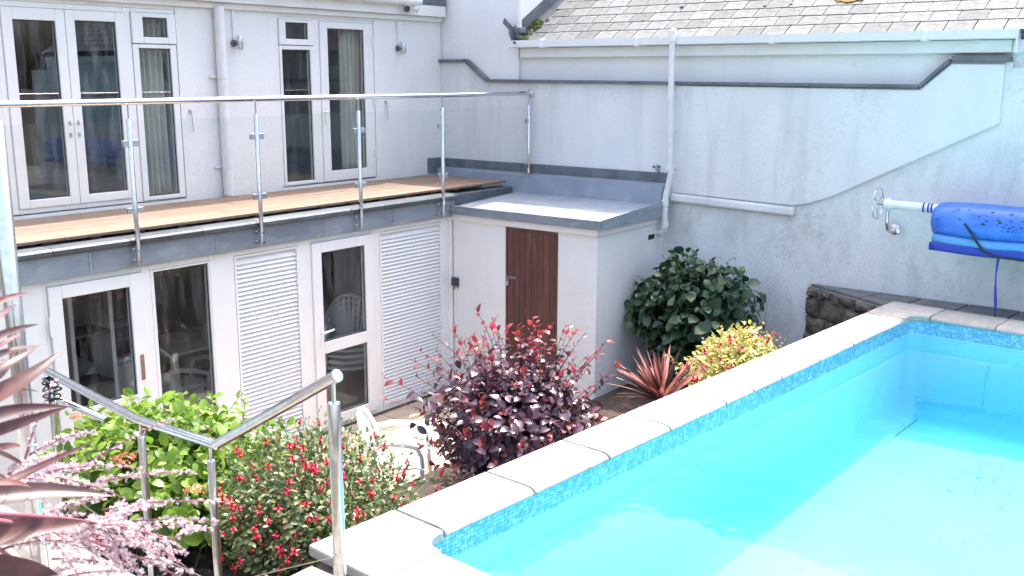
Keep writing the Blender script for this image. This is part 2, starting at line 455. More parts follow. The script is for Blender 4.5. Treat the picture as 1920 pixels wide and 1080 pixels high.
def cap(y0, z0, y1, z1, th=.036):
    d = Vector((0, y1-y0, z1-z0)); n_ = Vector((0, -d.z, d.y)).normalized()
    if n_.z < 0: n_ = -n_
    c = MB()
    a = Vector((0, y0, z0)); e = Vector((0, y1, z1))
    vv = []
    for p in (a, e):
        for x in (-.055, .11):
            vv.append((x, p.y, p.z)); q = p + n_*th; vv.append((x, q.y, q.z))
    c.add(vv, [(0, 1, 3, 2), (4, 6, 7, 5), (0, 4, 5, 1), (2, 3, 7, 6), (1, 5, 7, 3), (0, 2, 6, 4)])
    c.build('capping', M['leaddark'], bw, bevel=.004)
cap(1.50, 4.088, .955, 4.088); cap(.95, 4.086, .605, 3.842, .05)
yy = .60; zz = 3.838
L_ = 5.41
for i in range(5):
    a = .60-L_*i/5; e = .60-L_*(i+1)/5+.004
    cap(a, 3.838-.03*(i/5), e, 3.838-.03*((i+1)/5), .034)
cap(-4.823, 3.808, -5.087, 4.056, .034); cap(-5.092, 4.058, -5.60, 4.052, .05)

# ---------------------------------------------------------------- neighbouring house
nh = thing('neighbouring_house', 'white neighbouring house with slate roof and long white gutter above the wall', 'house', (1, -2, 3.8))
b = MB(); b.box(.06, .30, -9.0, .10, 3.75, 4.30); b.build('wall', M['render'], nh)
b = MB(); b.box(.012, 5.0, .102, 1.75, 3.86, 6.15); b.build('gable_wall', M['render'], nh)
b = MB(); b.box(-.02, .055, -5.60, .06, 4.135, 4.25); b.build('fascia_board', M['paintwhite'], nh, bevel=.004)
b = MB(); b.box(-.015, .055, -8.9, -5.605, 4.135, 4.25); b.build('fascia_board', M['paintwhite'], nh, bevel=.004)
gp = [(-.135, 4.30), (-.13, 4.335), (-.122, 4.335), (-.125, 4.30), (-.12, 4.262), (-.035, 4.262), (-.035, 4.255), (-.124, 4.252)]
b = MB()
gp = [(-.135, 4.262), (-.140, 4.342), (-.128, 4.342), (-.124, 4.272), (-.030, 4.268), (-.028, 4.335), (-.02, 4.335), (-.02, 4.255), (-.118, 4.252)]
b.prism([(x, z) for x, z in gp], -5.66, .14, 'y')
b.build('gutter', M['upvc'], nh)
for y in (-.35, -1.7, -3.32, -4.85):
    b = MB(); b.box(-.148, -.012, y-.03, y+.03, 4.246, 4.352); b.build('gutter_joint', M['upvc'], nh, bevel=.006)
b = MB(); b.box(-.15, -.012, -5.668, -5.655, 4.13, 4.35); b.build('gutter_end', M['upvc'], nh)
# roof deck + slates
TH = math.radians(30)
ex, ez = -.075, 4.335
def RP(s, y, h=0.0):
    return Vector((ex + s*math.cos(TH) - h*math.sin(TH), y, ez + s*math.sin(TH) + h*math.cos(TH)))
b = MB()
q = [RP(0.03, .098, -.03), RP(0.03, -9.0, -.03), RP(3.2, -9.0, -.03), RP(3.2, .098, -.03)]
b.add(q + [Vector((p.x, p.y, p.z-.05)) for p in q], [(0, 1, 2, 3), (7, 6, 5, 4), (0, 4, 5, 1), (1, 5, 6, 2), (2, 6, 7, 3), (3, 7, 4, 0)])
b.add([(5.0, .098, 4.7), (5.0, -9, 4.7), (2.71, -9, 5.85), (2.71, .098, 5.85)], [(3, 2, 1, 0)])
roof = b.build('roof', M['leaddark'], nh)
Rr = Matrix(((math.cos(TH), 0, -math.sin(TH)), (0, 1, 0), (math.sin(TH), 0, math.cos(TH)))).to_4x4()
EXP = .205
slate_meshes = []
for q in range(6):
    rs = random.Random(40+q)
    L0, w = .40, .252
    b = MB()
    def nick(): return rs.uniform(-.006, .006)
    pl = [(0+nick(), -w/2), (0+nick(), -w/6), (nick()*.8, w/6), (0+nick(), w/2), (L0, w/2), (L0, -w/2)]
    b.prism(pl, 0, .017, 'z')
    slate_meshes.append(b.mesh('slate', M['slate']))
cnt = 0
extra = MB()
for r in range(15):
    s = r*EXP
    off = (r % 2)*.13 + random.uniform(-.01, .01)
    y = -.16 - off*.5
    while y > -8.8:
        Mx = Matrix.Translation(RP(s-.02, y, .0)) @ Rr @ Matrix.Rotation(.030+random.uniform(-.006, .006), 4, 'Y') @ Matrix.Rotation(random.uniform(-.012, .012), 4, 'Z')
        me = random.choice(slate_meshes)
        if r < 7 and y > -6.4 and cnt < 300:
            piece('slate', me, Mx, roof); cnt += 1
        else:
            extra.add([v.co for v in me.vertices], [tuple(p.vertices) for p in me.polygons], 0, Mx)
        y -= .262
tag(extra.build('slates', M['slate'], roof), kind='stuff')
# lead valley beside the gable with moss, lichen blobs
b = MB()
q = [RP(-.06, .10, .012), RP(-.06, -.05, .016), RP(3.1, -.05, .016), RP(3.1, .10, .012)]
b.add(q, [(0, 1, 2, 3)])
q = [RP(-.06, .098, .012), RP(3.1, .098, .012), RP(3.1, .098, .16), RP(-.06, .098, .16)]
b.add(q, [(0, 1, 2, 3)]); b.build('lead_valley', M['leaddark'], nh)
def blob(c, r, seed, flat=.5, n=10):
    rnd = random.Random(seed); b = MB(); vv = []
    for i in range(n//2+1):
        ph = (i/(n//2))*PI/2
        for j in range(n):
            a = 2*PI*j/n; k = 1+rnd.uniform(-.28, .28)
            vv.append((r*math.cos(ph)*math.cos(a)*k, r*math.cos(ph)*math.sin(a)*k, r*flat*math.sin(ph)*k))
    fs = [(i*n+j, i*n+(j+1) % n, (i+1)*n+(j+1) % n, (i+1)*n+j) for i in range(n//2) for j in range(n)]
    b.add(vv, fs, 0, Matrix.Translation(Vector(c)) @ Rr)
    return b
b = MB()
for i in range(46):
    s = random.uniform(-.08, .50)
    bb = blob(RP(s, random.uniform(-.10, .085), .01), random.uniform(.016, .04), i, 1.0, 8)
    b.add(bb.v, bb.f)
b.build('moss_clump', M['moss'], nh, smooth=True)
for (s, y, r_) in ((.74, -3.86, .13),):
    b = MB()
    for i in range(16):
        bb = blob(RP(s+random.uniform(-.07, .07), y+random.uniform(-.13, .13), .022), random.uniform(.03, .055), 90+i, .25, 9)
        b.add(bb.v, bb.f)
    b.build('lichen_patch', M['lichen'], nh, smooth=True)
for (s, y) in ((.40, -1.55), (.64, -2.95), (.66, -3.25), (.70, -1.9)):
    bb = blob(RP(s, y, .02), random.uniform(.014, .026), int(s*999), .5, 8)
    bb.build('moss_clump', M['lichen'] if random.random() < .6 else M['moss'], nh, smooth=True)
# gable corner pipe and hopper
gpipe = thing('gable_downpipe', 'short white downpipe with lead shoe at the gable corner above the slates', 'downpipe', (-.05, .06, 4.5))
b = MB(); b.tube([(-.045, .055, 4.50), (-.045, .055, 6.1)], .034, 12); b.build('pipe', M['pvc'], gpipe, smooth=True)
b = MB(); b.box(-.10, .02, -.01, .12, 4.43, 4.50, 0, None); b.build('lead_shoe', M['leaddark'], gpipe, bevel=.01)
b = MB(); b.prism([(-.04, 4.36), (.05, 4.36), (.28, 4.56), (.25, 4.62)], -.09, -.075, 'x'); b.build('lead_flap', M['leaddark'], gpipe)

# ---------------------------------------------------------------- our house
hs = thing('house', 'white two storey house with glazed doors above and below the balcony', 'house', (-4, .5, GZ))
UY = 1.40
b = MB()
for x0, x1, z0, z1 in ((-9.5, -5.86, 2.3, 4.60), (-4.03, -2.755, 2.3, 4.60), (-1.235, -.003, 2.3, 4.60)):
    b.box(x0, x1, UY, UY+.26, z0, z1)
b.box(-9.5, -.003, UY, UY+.26, 4.602, 5.0)
b.box(-5.858, -4.032, UY+.004, UY+.26, 4.561, 4.601); b.box(-2.753, -1.237, UY+.004, UY+.26, 4.561, 4.601)
b.box(-5.858, -4.032, UY, UY+.26, 2.3, 2.64); b.box(-2.753, -1.237, UY, UY+.26, 2.3, 2.64)
b.build('upper_wall', M['render'], hs)
# eaves
b = MB(); b.box(-9.5, -.03, UY-.05, UY-.002, 4.60, 4.66); b.box(-9.5, -.03, UY-.12, UY-.002, 4.662, 4.80); b.build('fascia_board', M['paintwhite'], hs, bevel=.006)
b = MB(); b.tube([(-9.5, UY-.20, 4.83), (-.62, UY-.20, 4.83)], .06, 14); b.build('gutter', M['upvc'], hs, smooth=True)
b = MB(); b.box(-.60, -.03, UY-.13, UY+.10, 4.803, 4.92); b.build('lead_gutter', M['leaddark'], hs, bevel=.01)
b = MB(); b.prism([(UY-.14, 4.87), (UY+4, 6.9), (UY+4, 7.0), (UY-.14, 4.95)], -9.5, -.62, 'x'); b.build('roof', M['leaddark'], hs)
# rooms behind the glass (one shell each, open to the front)
def room(name, x0, x1, y0, y1, z0, z1, wallm, floorm):
    b = MB(); t_ = .05
    b.box(x0-t_, x1+t_, y1, y1+t_, z0-t_, z1+t_); b.box(x0-t_, x0, y0, y1-.001, z0, z1); b.box(x1, x1+t_, y0, y1-.001, z0, z1)
    b.box(x0-t_, x1+t_, y0, y1-.001, z1+.001, z1+t_)
    b.build(name+'_walls', wallm, hs)
    b = MB(); b.box(x0-t_, x1+t_, y0, y1-.001, z0-t_, z0-.001); b.build(name+'_floor', floorm, hs)
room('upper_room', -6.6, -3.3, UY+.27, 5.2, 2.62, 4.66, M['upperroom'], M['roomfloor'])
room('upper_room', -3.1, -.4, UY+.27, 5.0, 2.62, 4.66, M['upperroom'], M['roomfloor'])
room('lower_room', -7.2, -1.5, .13, 3.6, GZ, 2.28, M['roomwall'], M['lightfloor'])

def bars(b, x0, x1, z0, z1, w, y0, y1, wt=None, wb=None):
    wt = wt or w; wb = wb or w
    b.box(x0, x0+w, y0, y1, z0, z1); b.box(x1-w, x1, y0, y1, z0, z1)
    b.box(x0+w, x1-w, y0, y1, z1-wt, z1); b.box(x0+w, x1-w, y0, y1, z0, z0+wb)
def pane(parent, x0, x1, z0, z1, y, m='glass'):
    b = MB(); b.box(x0-.006, x1+.006, y-.003, y+.003, z0-.006, z1+.006)
    o = b.build('pane', M[m], parent)
    b = MB(); bars(b, x0, x1, z0, z1, .008, y-.012, y-.004); b.build('gasket', M['gasket'], parent)
    return o
def leaf(name, x0, x1, z0, z1, y, glass, handle=None, gm='glass', rail=None):
    """a framed leaf: outer x0..x1,z0..z1; glass = list of (x0,x1,z0,z1)"""
    b = MB()
    gx0, gx1 = glass[0][0], glass[0][1]
    b.box(x0, gx0, y, y+.07, z0, z1); b.box(gx1, x1, y, y+.07, z0, z1)
    zs = sorted([(g_[2], g_[3]) for g_ in glass])
    prev = z0
    for (a, e) in zs:
        b.box(gx0, gx1, y, y+.07, prev, a); prev = e
    b.box(gx0, gx1, y, y+.07, prev, z1)
    o = b.build(name, M['upvc'], hs, bevel=.006)
    for g_ in glass: pane(o, *g_, y+.03, gm)
    return o
def lever(parent, x, z, y, flip=1):
    b = MB(); b.box(x-.014, x+.014, y-.012, y, z-.10, z+.10)
    b.tube([(x, y-.01, z+.04), (x, y-.05, z+.04), (x+flip*.10, y-.05, z+.04)], .009, 8)
    b.build('handle', M['upvc'], parent, bevel=.003)
def keyplate(parent, x):
    for z in (3.36, 3.47):
        b = MB(); b.box(x-.012, x+.012, UY-.011, UY-.005, z-.022, z+.022); b.box(x-.006, x+.006, UY-.026, UY-.011, z-.006, z+.006); b.build('keyhole_plate', M['satin'], parent, bevel=.003)
# upper left french doors + side light
fr = MB(); fr.box(-5.855, -5.80, UY+.01, UY+.09, 2.655, 4.56); fr.box(-4.615, -4.535, UY+.01, UY+.09, 2.655, 4.56)
fr.box(-5.80, -4.615, UY+.01, UY+.09, 4.51, 4.56); fr.box(-5.80, -4.615, UY+.01, UY+.09, 2.655, 2.70)
fr.box(-4.535, -4.035, UY+.01, UY+.09, 4.52, 4.56)
fr.build('door_frame', M['upvc'], hs, bevel=.006)
a = leaf('french_door', -5.797, -5.212, 2.703, 4.507, UY-.005, [(-5.70, -5.305, 2.78, 4.40)], gm='glassdirty')
keyplate(a, -5.25)
a = leaf('french_door', -5.207, -4.618, 2.703, 4.507, UY-.005, [(-5.115, -4.70, 2.785, 4.415)], gm='glassdirty')
keyplate(a, -5.165)
leaf('side_window', -4.53, -4.04, 2.66, 4.215, UY, [(-4.465, -4.11, 2.70, 4.175)])
leaf('transom_window', -4.53, -4.04, 4.222, 4.517, UY-.012, [(-4.41, -4.135, 4.285, 4.475)])
# upper right door + side light
fr = MB(); fr.box(-2.75, -2.715, UY+.01, UY+.09, 2.655, 4.56); fr.box(-2.205, -2.115, UY+.01, UY+.09, 2.655, 4.56); fr.box(-1.275, -1.238, UY+.01, UY+.09, 2.655, 4.56)
fr.box(-2.715, -2.205, UY+.01, UY+.09, 4.535, 4.56); fr.box(-2.115, -1.275, UY+.01, UY+.09, 4.535, 4.56)
fr.build('door_frame', M['upvc'], hs, bevel=.006)
leaf('side_window', -2.712, -2.208, 2.66, 4.245, UY, [(-2.675, -2.262, 2.70, 4.20)])
leaf('transom_window', -2.712, -2.208, 4.252, 4.532, UY-.012, [(-2.62, -2.295, 4.318, 4.50)])
a = leaf('glazed_door', -2.112, -1.278, 2.66, 4.532, UY-.005, [(-1.995, -1.41, 2.785, 4.455)])
lever(a, -2.06, 3.45, UY-.005, -1)
for zz in (2.95, 3.6, 4.3):
    b = MB(); b.tube([(-1.272, UY-.018, zz-.05), (-1.272, UY-.018, zz+.05)], .011, 8); b.build('hinge', M['upvc'], a)
# lower storey
b = MB(); b.box(-9.5, -6.36, 0, .12, -.3, 2.298); b.build('lower_wall', M['paintwhite'], hs)
fr = MB()
for x0, x1 in ((-6.358, -6.33), (-5.478, -5.40), (-4.78, -4.515), (-3.735, -3.575), (-2.72, -2.605), (-1.59, -1.47)):
    fr.box(x0, x1, 0, .08, GZ+.002, 2.296)
for x0, x1 in ((-6.33, -5.478), (-5.40, -4.78), (-4.515, -3.735), (-3.575, -2.72), (-2.605, -1.59)):
    fr.box(x0, x1, 0, .08, 2.246, 2.296); fr.box(x0, x1, 0, .08, GZ+.002, .25)
fr.build('window_frame', M['upvc'], hs, bevel=.005)
b = MB(); b.box(-1.468, -1.425, -.03, .12, GZ, 2.30); b.build('corner_post', M['upvc'], hs, bevel=.006)
a = leaf('glazed_door', -6.327, -5.482, .254, 2.243, -.022, [(-6.215, -5.612, .37, 1.04), (-6.215, -5.612, 1.17, 2.135)])
b = MB(); b.box(-5.565, -5.53, -.030, -.022, 1.29, 1.52); b.build('handle_plate', mat('tarnished_brass', (.34, .19, .10), (.22, .14, .09), 12, rough=.5), a, bevel=.006)
b = MB(); b.box(-6.345, -6.322, -.035, -.022, 1.84, 2.0); b.build('hinge', M['upvc'], a, bevel=.004)
leaf('fixed_window', -5.398, -4.782, .254, 2.243, .0, [(-5.362, -4.80, .30, 2.222)])
a = leaf('glazed_door', -3.572, -2.723, .254, 2.243, -.022, [(-3.45, -2.842, .36, 1.06), (-3.45, -2.842, 1.185, 2.135)])
b = MB(); b.tube([(-3.49, -.025, 1.30), (-3.49, -.07, 1.30), (-3.36, -.07, 1.315)], .011, 8); b.box(-3.505, -3.475, -.032, -.022, 1.14, 1.36); b.build('handle', M['upvc'], a)
SLM = MB(); SLM.box(-.5, .5, -.018, .018, -.0035, .0035)
def louvre(x0, x1, z0, z1):
    p = MB(); bars(p, x0, x1, z0, z1, .022, -.004, .05)
    p.box(x0+.022, x1-.022, .046, .05, z0+.022, z1-.022)
    o = p.build('louvre_panel', M['upvc'], hs)
    me = SLM.mesh('slat', M['upvc'])
    z = z0+.045
    while z < z1-.035:
        piece('slat', me, Matrix.Translation((0.5*(x0+x1), .018, z)) @ Matrix.Rotation(math.radians(52), 4, 'X') @ Matrix.Diagonal((x1-x0-.048, 1.25, 1, 1)), o)
        z += .0425
louvre(-4.512, -3.738, .256, 2.243); louvre(-2.602, -1.593, .256, 2.243)
# lead fascia under the deck
xs = [-9.4, -8.1, -6.85, -5.95, -4.72, -3.42, -2.42, -1.43]
for i in range(len(xs)-1):
    b = MB(); b.box(xs[i]+.003, xs[i+1]-.003, -.055, .0, 2.300, 2.495); b.box(xs[i+1]-.03, xs[i+1]+.0, -.060, -.055, 2.302, 2.49)
    b.build('fascia_sheet', M['lead'], hs, bevel=.003)
xl = [-9.4, -7.6, -6.3, -5.62, -4.9, -4.3, -3.1, -2.6, -1.40]
for i in range(len(xl)-1):
    b = MB()
    b.prism([(-.085, 2.497), (-.085, 2.50), (-.105, 2.515), (-.108, 2.545), (-.09, 2.562), (-.05, 2.566), (.20, 2.570), (.20, 2.497)], xl[i]+.002, xl[i+1]-.002, 'x')
    b.build('lead_roll', M['leadroll'], hs, bevel=.003)
b = MB(); b.box(-1.398, -.26, -.02, .20, 2.42, 2.545); b.build('deck_kerb', M['leadroll'], hs, bevel=.008)
b = MB(); b.box(-9.4, -.24, .21, UY-.002, 2.30, 2.50); b.build('balcony_slab', M['leaddark'], hs)

# ---------------------------------------------------------------- deck
dk = thing('wooden_deck', 'sunlit timber decking boards on the balcony in front of the upper doors', 'deck', (-3.5, .7, 2.6))
DW = .143
i = 0; y = .065
while y+DW < UY:
    cuts = [-9.4, -6.1+.9*(i % 3), -3.0+.8*((i*2) % 3), -.28+random.uniform(-.01, .01)]
    if i % 2: cuts = [-9.4, -4.9+.5*(i % 3), -.28]
    for a_, e_ in zip(cuts[:-1], cuts[1:]):
        b = MB(); b.box(a_+.003, e_-.003, y, y+DW-.007, 2.594, 2.620+random.uniform(-.0015, .0015))
        b.build('plank', M['deck'], dk, bevel=.004)
    i += 1; y += DW
x = -9.2
while x < -.4:
    b = MB(); b.box(x, x+.05, .10, UY-.02, 2.5705, 2.593); b.box(x-.02, x+.06, .09, .16, 2.571, 2.592); b.build('joist', M['joist'], dk)
    x += .42

# ---------------------------------------------------------------- outhouse (corner store)
oh = thing('outhouse', 'small white flat roofed outhouse in the corner with a brown plank door', 'outhouse', (-.7, -1, GZ))
AX = -1.42; AY = -2.06
b = MB()
b.box(AX, AX+.15, -.82, -.03, .0, 2.258); b.box(AX, AX+.15, AY, -1.55, .0, 2.258); b.box(AX, AX+.15, -1.549, -.821, 2.246, 2.258)
b.box(AX+.152, -.002, AY, AY+.15, .0, 2.258)
b.build('wall', M['render'], oh, bevel=.008)
b = MB(); b.box(-1.462, AX+.15, AY-.03, -.035, 2.26, 2.332); b.box(AX+.152, -.06, AY-.03, AY+.12, 2.26, 2.332); b.build('fascia_board', M['paintwhite'], oh, bevel=.006)
# roof with kerbs, fall to the front
b = MB()
f0, f1 = 2.405, 2.475
b.add([(-1.46, -2.10, f0), (-1.46, .06, f0), (-.20, .06, f1), (-.20, -2.10, f1), (-1.46, -2.10, 2.34), (-1.46, .06, 2.34), (-.20, .06, 2.34), (-.20, -2.10, 2.34)],
      [(3, 2, 1, 0), (4, 5, 6, 7), (0, 1, 5, 4), (1, 2, 6, 5), (2, 3, 7, 6), (3, 0, 4, 7)])
ro = b.build('roof', M['roofing'], oh)
b = MB(); b.prism([(-1.505, 2.334), (-1.505, 2.432), (-1.495, 2.438), (-1.455, 2.43), (-1.455, 2.334)], -2.145, .03, 'y'); b.build('edge_trim', M['lead'], ro, bevel=.003)
b = MB()
b.add([(-1.453, -2.145, 2.334), (-1.453, -2.145, 2.44), (-.06, -2.145, 2.53), (-.06, -2.145, 2.334), (-1.453, -2.10, 2.334), (-1.453, -2.10, 2.43), (-.06, -2.10, 2.52), (-.06, -2.10, 2.334)],
      [(0, 3, 2, 1), (4, 5, 6, 7), (0, 1, 5, 4), (1, 2, 6, 5), (2, 3, 7, 6), (3, 0, 4, 7)])
b.build('edge_trim', M['lead'], ro, bevel=.003)
b = MB(); b.prism([(-.255, 2.44), (-.20, 2.46), (-.125, 2.68), (-.035, 2.708), (-.004, 2.708), (-.004, 2.36), (-.195, 2.36)], -2.098, 1.38, 'y'); b.build('kerb', M['roofing'], ro)
for a_, e_ in ((1.38, -.33), (-.335, -2.09)):
    b = MB(); b.box(-.03, -.004, e_, a_, 2.709, 2.822); b.build('flashing', M['leaddark'], ro, bevel=.004)
b = MB(); b.box(-.30, -.032, UY-.025, UY-.002, 2.63, 2.83); b.build('flashing', M['leaddark'], ro, bevel=.004)
# door
dr = MB(); dr.box(AX+.02, AX+.03, -1.545, -.825, .22, 2.245)
do = dr.build('door', M['doorwood'], oh)
b = MB(); b.box(AX+.0, AX+.06, -.845, -.823, .22, 2.243); b.box(AX, AX+.06, -1.547, -1.525, .22, 2.243); b.box(AX, AX+.06, -1.524, -.846, 2.215, 2.243); b.build('door_frame', M['doorwood'], do, bevel=.003)
pw = (1.522-.848)/8
for i in range(8):
    y0 = -.848-pw*i
    b = MB(); b.box(AX+.004, AX+.019, y0-pw+.004, y0, .24, 2.212); b.build('plank', M['doorwood'], do, bevel=.004)
b = MB(); b.box(AX-.006, AX+.004, -.98, -.83, 1.655, 1.685); b.box(AX-.02, AX-.006, -.862, -.842, 1.63, 1.70); b.build('bolt', M['leaddark'], do)
b = MB(); b.box(AX-.022, AX-.004, -.876, -.836, 1.575, 1.62); b.tube([(AX-.013, -.87, 1.62), (AX-.013, -.866, 1.65), (AX-.013, -.846, 1.65), (AX-.013, -.842, 1.62)], .004, 6); b.build('padlock', M['satin'], do)
b = MB(); b.box(-.36, -.23, AY-.004, AY-.0005, 2.085, 2.14); b.build('vent', M['gap'], oh)
# socket box on the outhouse wall
sb = thing('socket_box', 'dark grey weatherproof socket box on the white outhouse wall', 'socket box', (AX, -.11, 1.54))
b = MB(); b.box(AX-.045, AX-.0005, -.175, -.06, 1.475, 1.60); b.build('back_box', M['pvc'], sb, bevel=.008)
b = MB(); b.box(AX-.085, AX-.046, -.165, -.065, 1.48, 1.58); b.build('cover', M['darkgrey'], sb, bevel=.01)
b = MB(); b.tube([(AX-.05, -.09, 1.475), (AX-.05, -.09, 1.44)], .009, 8); b.tube([(AX-.05, -.14, 1.475), (AX-.05, -.14, 1.45)], .009, 8); b.build('cable_gland', M['darkgrey'], sb)

# ---------------------------------------------------------------- balustrade
ba = thing('glass_balustrade', 'steel and glass balustrade along the edge of the balcony deck', 'balustrade', (-3.5, -.1, 2.3))
RY = -.135
px = [-8.16, -6.866, -5.571, -4.276, -2.981, -1.694]
b = MB(); b.tube([(-9.4, RY+.03, 3.70), (-.012, RY+.03, 3.70)], .0255, 16); b.build('top_rail', M['steel'], ba, smooth=True)
b = MB(); b.lathe([(.052, 0), (.052, .008), (.03, .014)], (-.010, RY+.03, 3.70), (-1, 0, 0), 20); b.build('wall_flange', M['steel'], ba, smooth=True)
RYp = RY+.005
for x in px+[-.075]:
    z0 = 2.335 if x < -1 else 2.711
    b = MB(); b.lathe([(.0212, 0), (.0212, 3.555-z0), (.017, 3.562-z0), (.007, 3.563-z0), (.007, 3.677-z0)], (x, RYp, z0), (0, 0, 1), 16)
    p = b.build('post', M['steel'], ba, smooth=True)
    if x < -1:
        for zz in (2.365, 2.455):
            b = MB(); b.tube([(x, RYp-.03, zz), (x, -.056, zz)], .011, 10); b.lathe([(.02, 0), (.02, .006)], (x, -.062, zz), (0, 1, 0), 12); b.build('bracket', M['steel'], p, smooth=True)
    for zz in (3.36, 2.80):
        for sgn in (-1, 1):
            if x > -1 and sgn > 0: continue
            if x < -8: continue
            b = MB()
            for yy in (-.013, .006):
                b.box(x+sgn*.02, x+sgn*.075, RYp+yy, RYp+yy+.007, zz-.026, zz+.026)
            b.build('clamp', M['satin'], p, bevel=.006)
gx = px+[-.075]
for i in range(1, len(gx)-1):
    b = MB(); b.box(gx[i]+.04, gx[i+1]-.04, RYp-.005, RYp+.005, 2.715, 3.545); b.build('glass_panel', M['glassbal'], ba)
b = MB(); b.box(px[0]+.04, px[1]-.04, RYp-.005, RYp+.005, 2.715, 3.545); b.build('glass_panel', M['glassbal'], ba)

# ---------------------------------------------------------------- pipes, lamps
dp = thing('rainwater_pipe', 'pale downpipe from the slate roof gutter to the outhouse side, with swan neck', 'downpipe', (-.07, -2.15, 2.1))
DX = -.16
b = MB(); b.tube([(-.10, -2.13, 4.365), (-.10, -2.15, 4.395), (-.155, -2.165, 4.385), (DX, -2.17, 4.33), (DX, -2.19, 2.90), (DX+.01, -2.215, 2.83)], .034, 14); b.build('upper_pipe', M['pvc'], dp, smooth=True)
b = MB(); b.tube([(DX, -2.214, 2.85), (DX, -2.205, 2.80), (DX-.02, -2.165, 2.56), (DX-.02, -2.16, 2.51)], .034, 14); b.build('offset_pipe', M['pvc'], dp, smooth=True)
b = MB(); b.tube([(DX-.02, -2.16, 2.53), (DX-.02, -2.165, 2.23), (DX-.015, -2.15, 2.18), (DX-.01, -2.10, 2.155), (DX-.01, -2.062, 2.15)], .036, 14); b.build('lower_pipe', M['pvc'], dp, smooth=True)
for z in (4.30, 3.70, 3.32, 2.89):
    b = MB(); b.tube([(DX, -2.172-.013*(4.3-z)/1.4, z-.018), (DX, -2.172-.013*(4.3-z)/1.4, z+.018)], .041, 14); b.box(DX+.02, -.002, -2.20, -2.17, z-.012, z+.012); b.build('bracket', M['pvc'], dp)
for p_, ax in (((DX-.02, -2.16, 2.50), (0, 0, 1)), ((DX-.02, -2.165, 2.25), (0, 0, 1)), ((DX-.01, -2.12, 2.155), (0, 1, 0))):
    b = MB(); b.lathe([(.043, -.03), (.043, .03)], p_, ax, 14); b.build('coupling', M['pvc'], dp, smooth=True)

dp = thing('soil_pipe', 'thick white vertical pipe on the upper house wall between the two door sets', 'pipe', (-3.54, 1.34, 2.64))
b = MB(); b.tube([(-3.545, UY-.065, 2.645), (-3.545, UY-.065, 4.62)], .055, 16); b.build('pipe', M['pvc'], dp, smooth=True)
for z in (2.95, 3.9):
    b = MB(); b.box(-3.665, -3.60, UY-.03, UY-.001, z-.015, z+.015); b.lathe([(.060, -.016), (.060, .016)], (-3.545, UY-.065, z), (0, 0, 1), 16); b.build('bracket', M['pvc'], dp)
for x, lab in ((-3.33, 'steel cylinder wall lamp beside the thick white pipe'), (-.825, 'steel cylinder wall lamp right of the upper glazed door')):
    wl = thing('wall_lamp', lab, 'wall lamp', (x, UY, 4.25), 'wall lamps on the upper house wall')
    b = MB(); b.lathe([(.030, 0), (.032, .004), (.032, .135), (.030, .139)], (x+.02, UY-.085, 4.185), (0, 0, 1), 16); b.build('lamp_body', M['satin'], wl, smooth=True)
    b = MB(); b.lathe([(.026, 0), (.026, .004)], (x+.02, UY-.085, 4.324), (0, 0, 1), 16); b.build('lamp_glass', M['lamp_glass'], wl)
    b = MB(); b.lathe([(.036, 0), (.036, .02), (.014, .024), (.014, .06)], (x-.005, UY-.001, 4.25), (0, -1, 0), 14); b.build('wall_mount', M['leaddark'], wl, smooth=True)
    b = MB(); b.box(x-.016, x+.010, UY-.022, UY-.001, 4.285, 4.598); b.build('conduit', M['pvc'], wl)
fl = thing('security_lamp', 'small white twin security lamp under the eaves near the corner', 'security lamp', (-.78, 1.2, 4.7))
b = MB(); b.box(-.83, -.73, UY-.17, UY-.122, 4.69, 4.79); b.build('base', M['upvc'], fl, bevel=.01)
for sx in (-1, 1):
    b = MB(); b.lathe([(.02, 0), (.045, .05), (.045, .06)], (-.78+sx*.06, UY-.19, 4.74), (sx*.7, -.8, -.3), 14); h = b.build('lamp_head', M['upvc'], fl, smooth=True)
    b = MB(); b.lathe([(.04, .061), (.04, .064)], (-.78+sx*.06, UY-.19, 4.74), (sx*.7, -.8, -.3), 14); b.build('lens', M['darkgrey'], h)
for x, z, lab in ((-3.93, 3.43, 'thin wall hook right of the upper left doors'), (-1.06, 3.47, 'thin wall hook right of the upper glazed door')):
    k_ = thing('wall_hook', lab, 'hook', (x, UY, z), 'door hooks')
    b = MB(); b.box(x-.012, x+.012, UY-.012, UY-.001, z+.10, z+.13); b.tube([(x, UY-.012, z+.115), (x, UY-.03, z+.11), (x+.012, UY-.03, z-.10)], .005, 6); b.build('hook', M['satin'], k_)

# ---------------------------------------------------------------- pool
PLEN, PWID, PR = 6.22, 3.3, .13
WZ = 1.598
po = thing('swimming_pool', 'bright turquoise swimming pool with white stone coping and blue mosaic edge', 'pool', (-4, -6.5, .6))
def floorz(u): return .86 - .055*u
def rrect(off, rad, nc=6):
    a, bb = off, off
    c = [((PLEN-off-rad, off+rad), -PI/2, 0), ((PLEN-off-rad, PWID-off-rad), 0, PI/2), ((off+rad, PWID-off-rad), PI/2, PI), ((off+rad, off+rad), PI, 3*PI/2)]
    pts = []
    for (cx, cy), a0, a1 in c:
        for i in range(nc+1):
            an = a0+(a1-a0)*i/nc
            pts.append((cx+rad*math.cos(an), cy+rad*math.sin(an)))
    return pts
rings = []
rad = {0: PR}
b = MB(); ringn = None
levels = [(0.0, None, 1.735), (0.0, None, 1.45), (0.0, .22, None), (.02, .13, None), (.06, .06, None), (.13, .012, None), (.20, 0, None)]
for off, dz, z in levels:
    r = rrect(off, PR)
    rings.append([PL(u, v, z if z is not None else floorz(u)+dz) for u, v in r])
nn = len(rings[0]); vv = [p for r in rings for p in r]; fs = []
for i in range(len(rings)-1):
    for j in range(nn):
        k = (j+1) % nn
        fs.append((i*nn+j, i*nn+k, (i+1)*nn+k, (i+1)*nn+j))
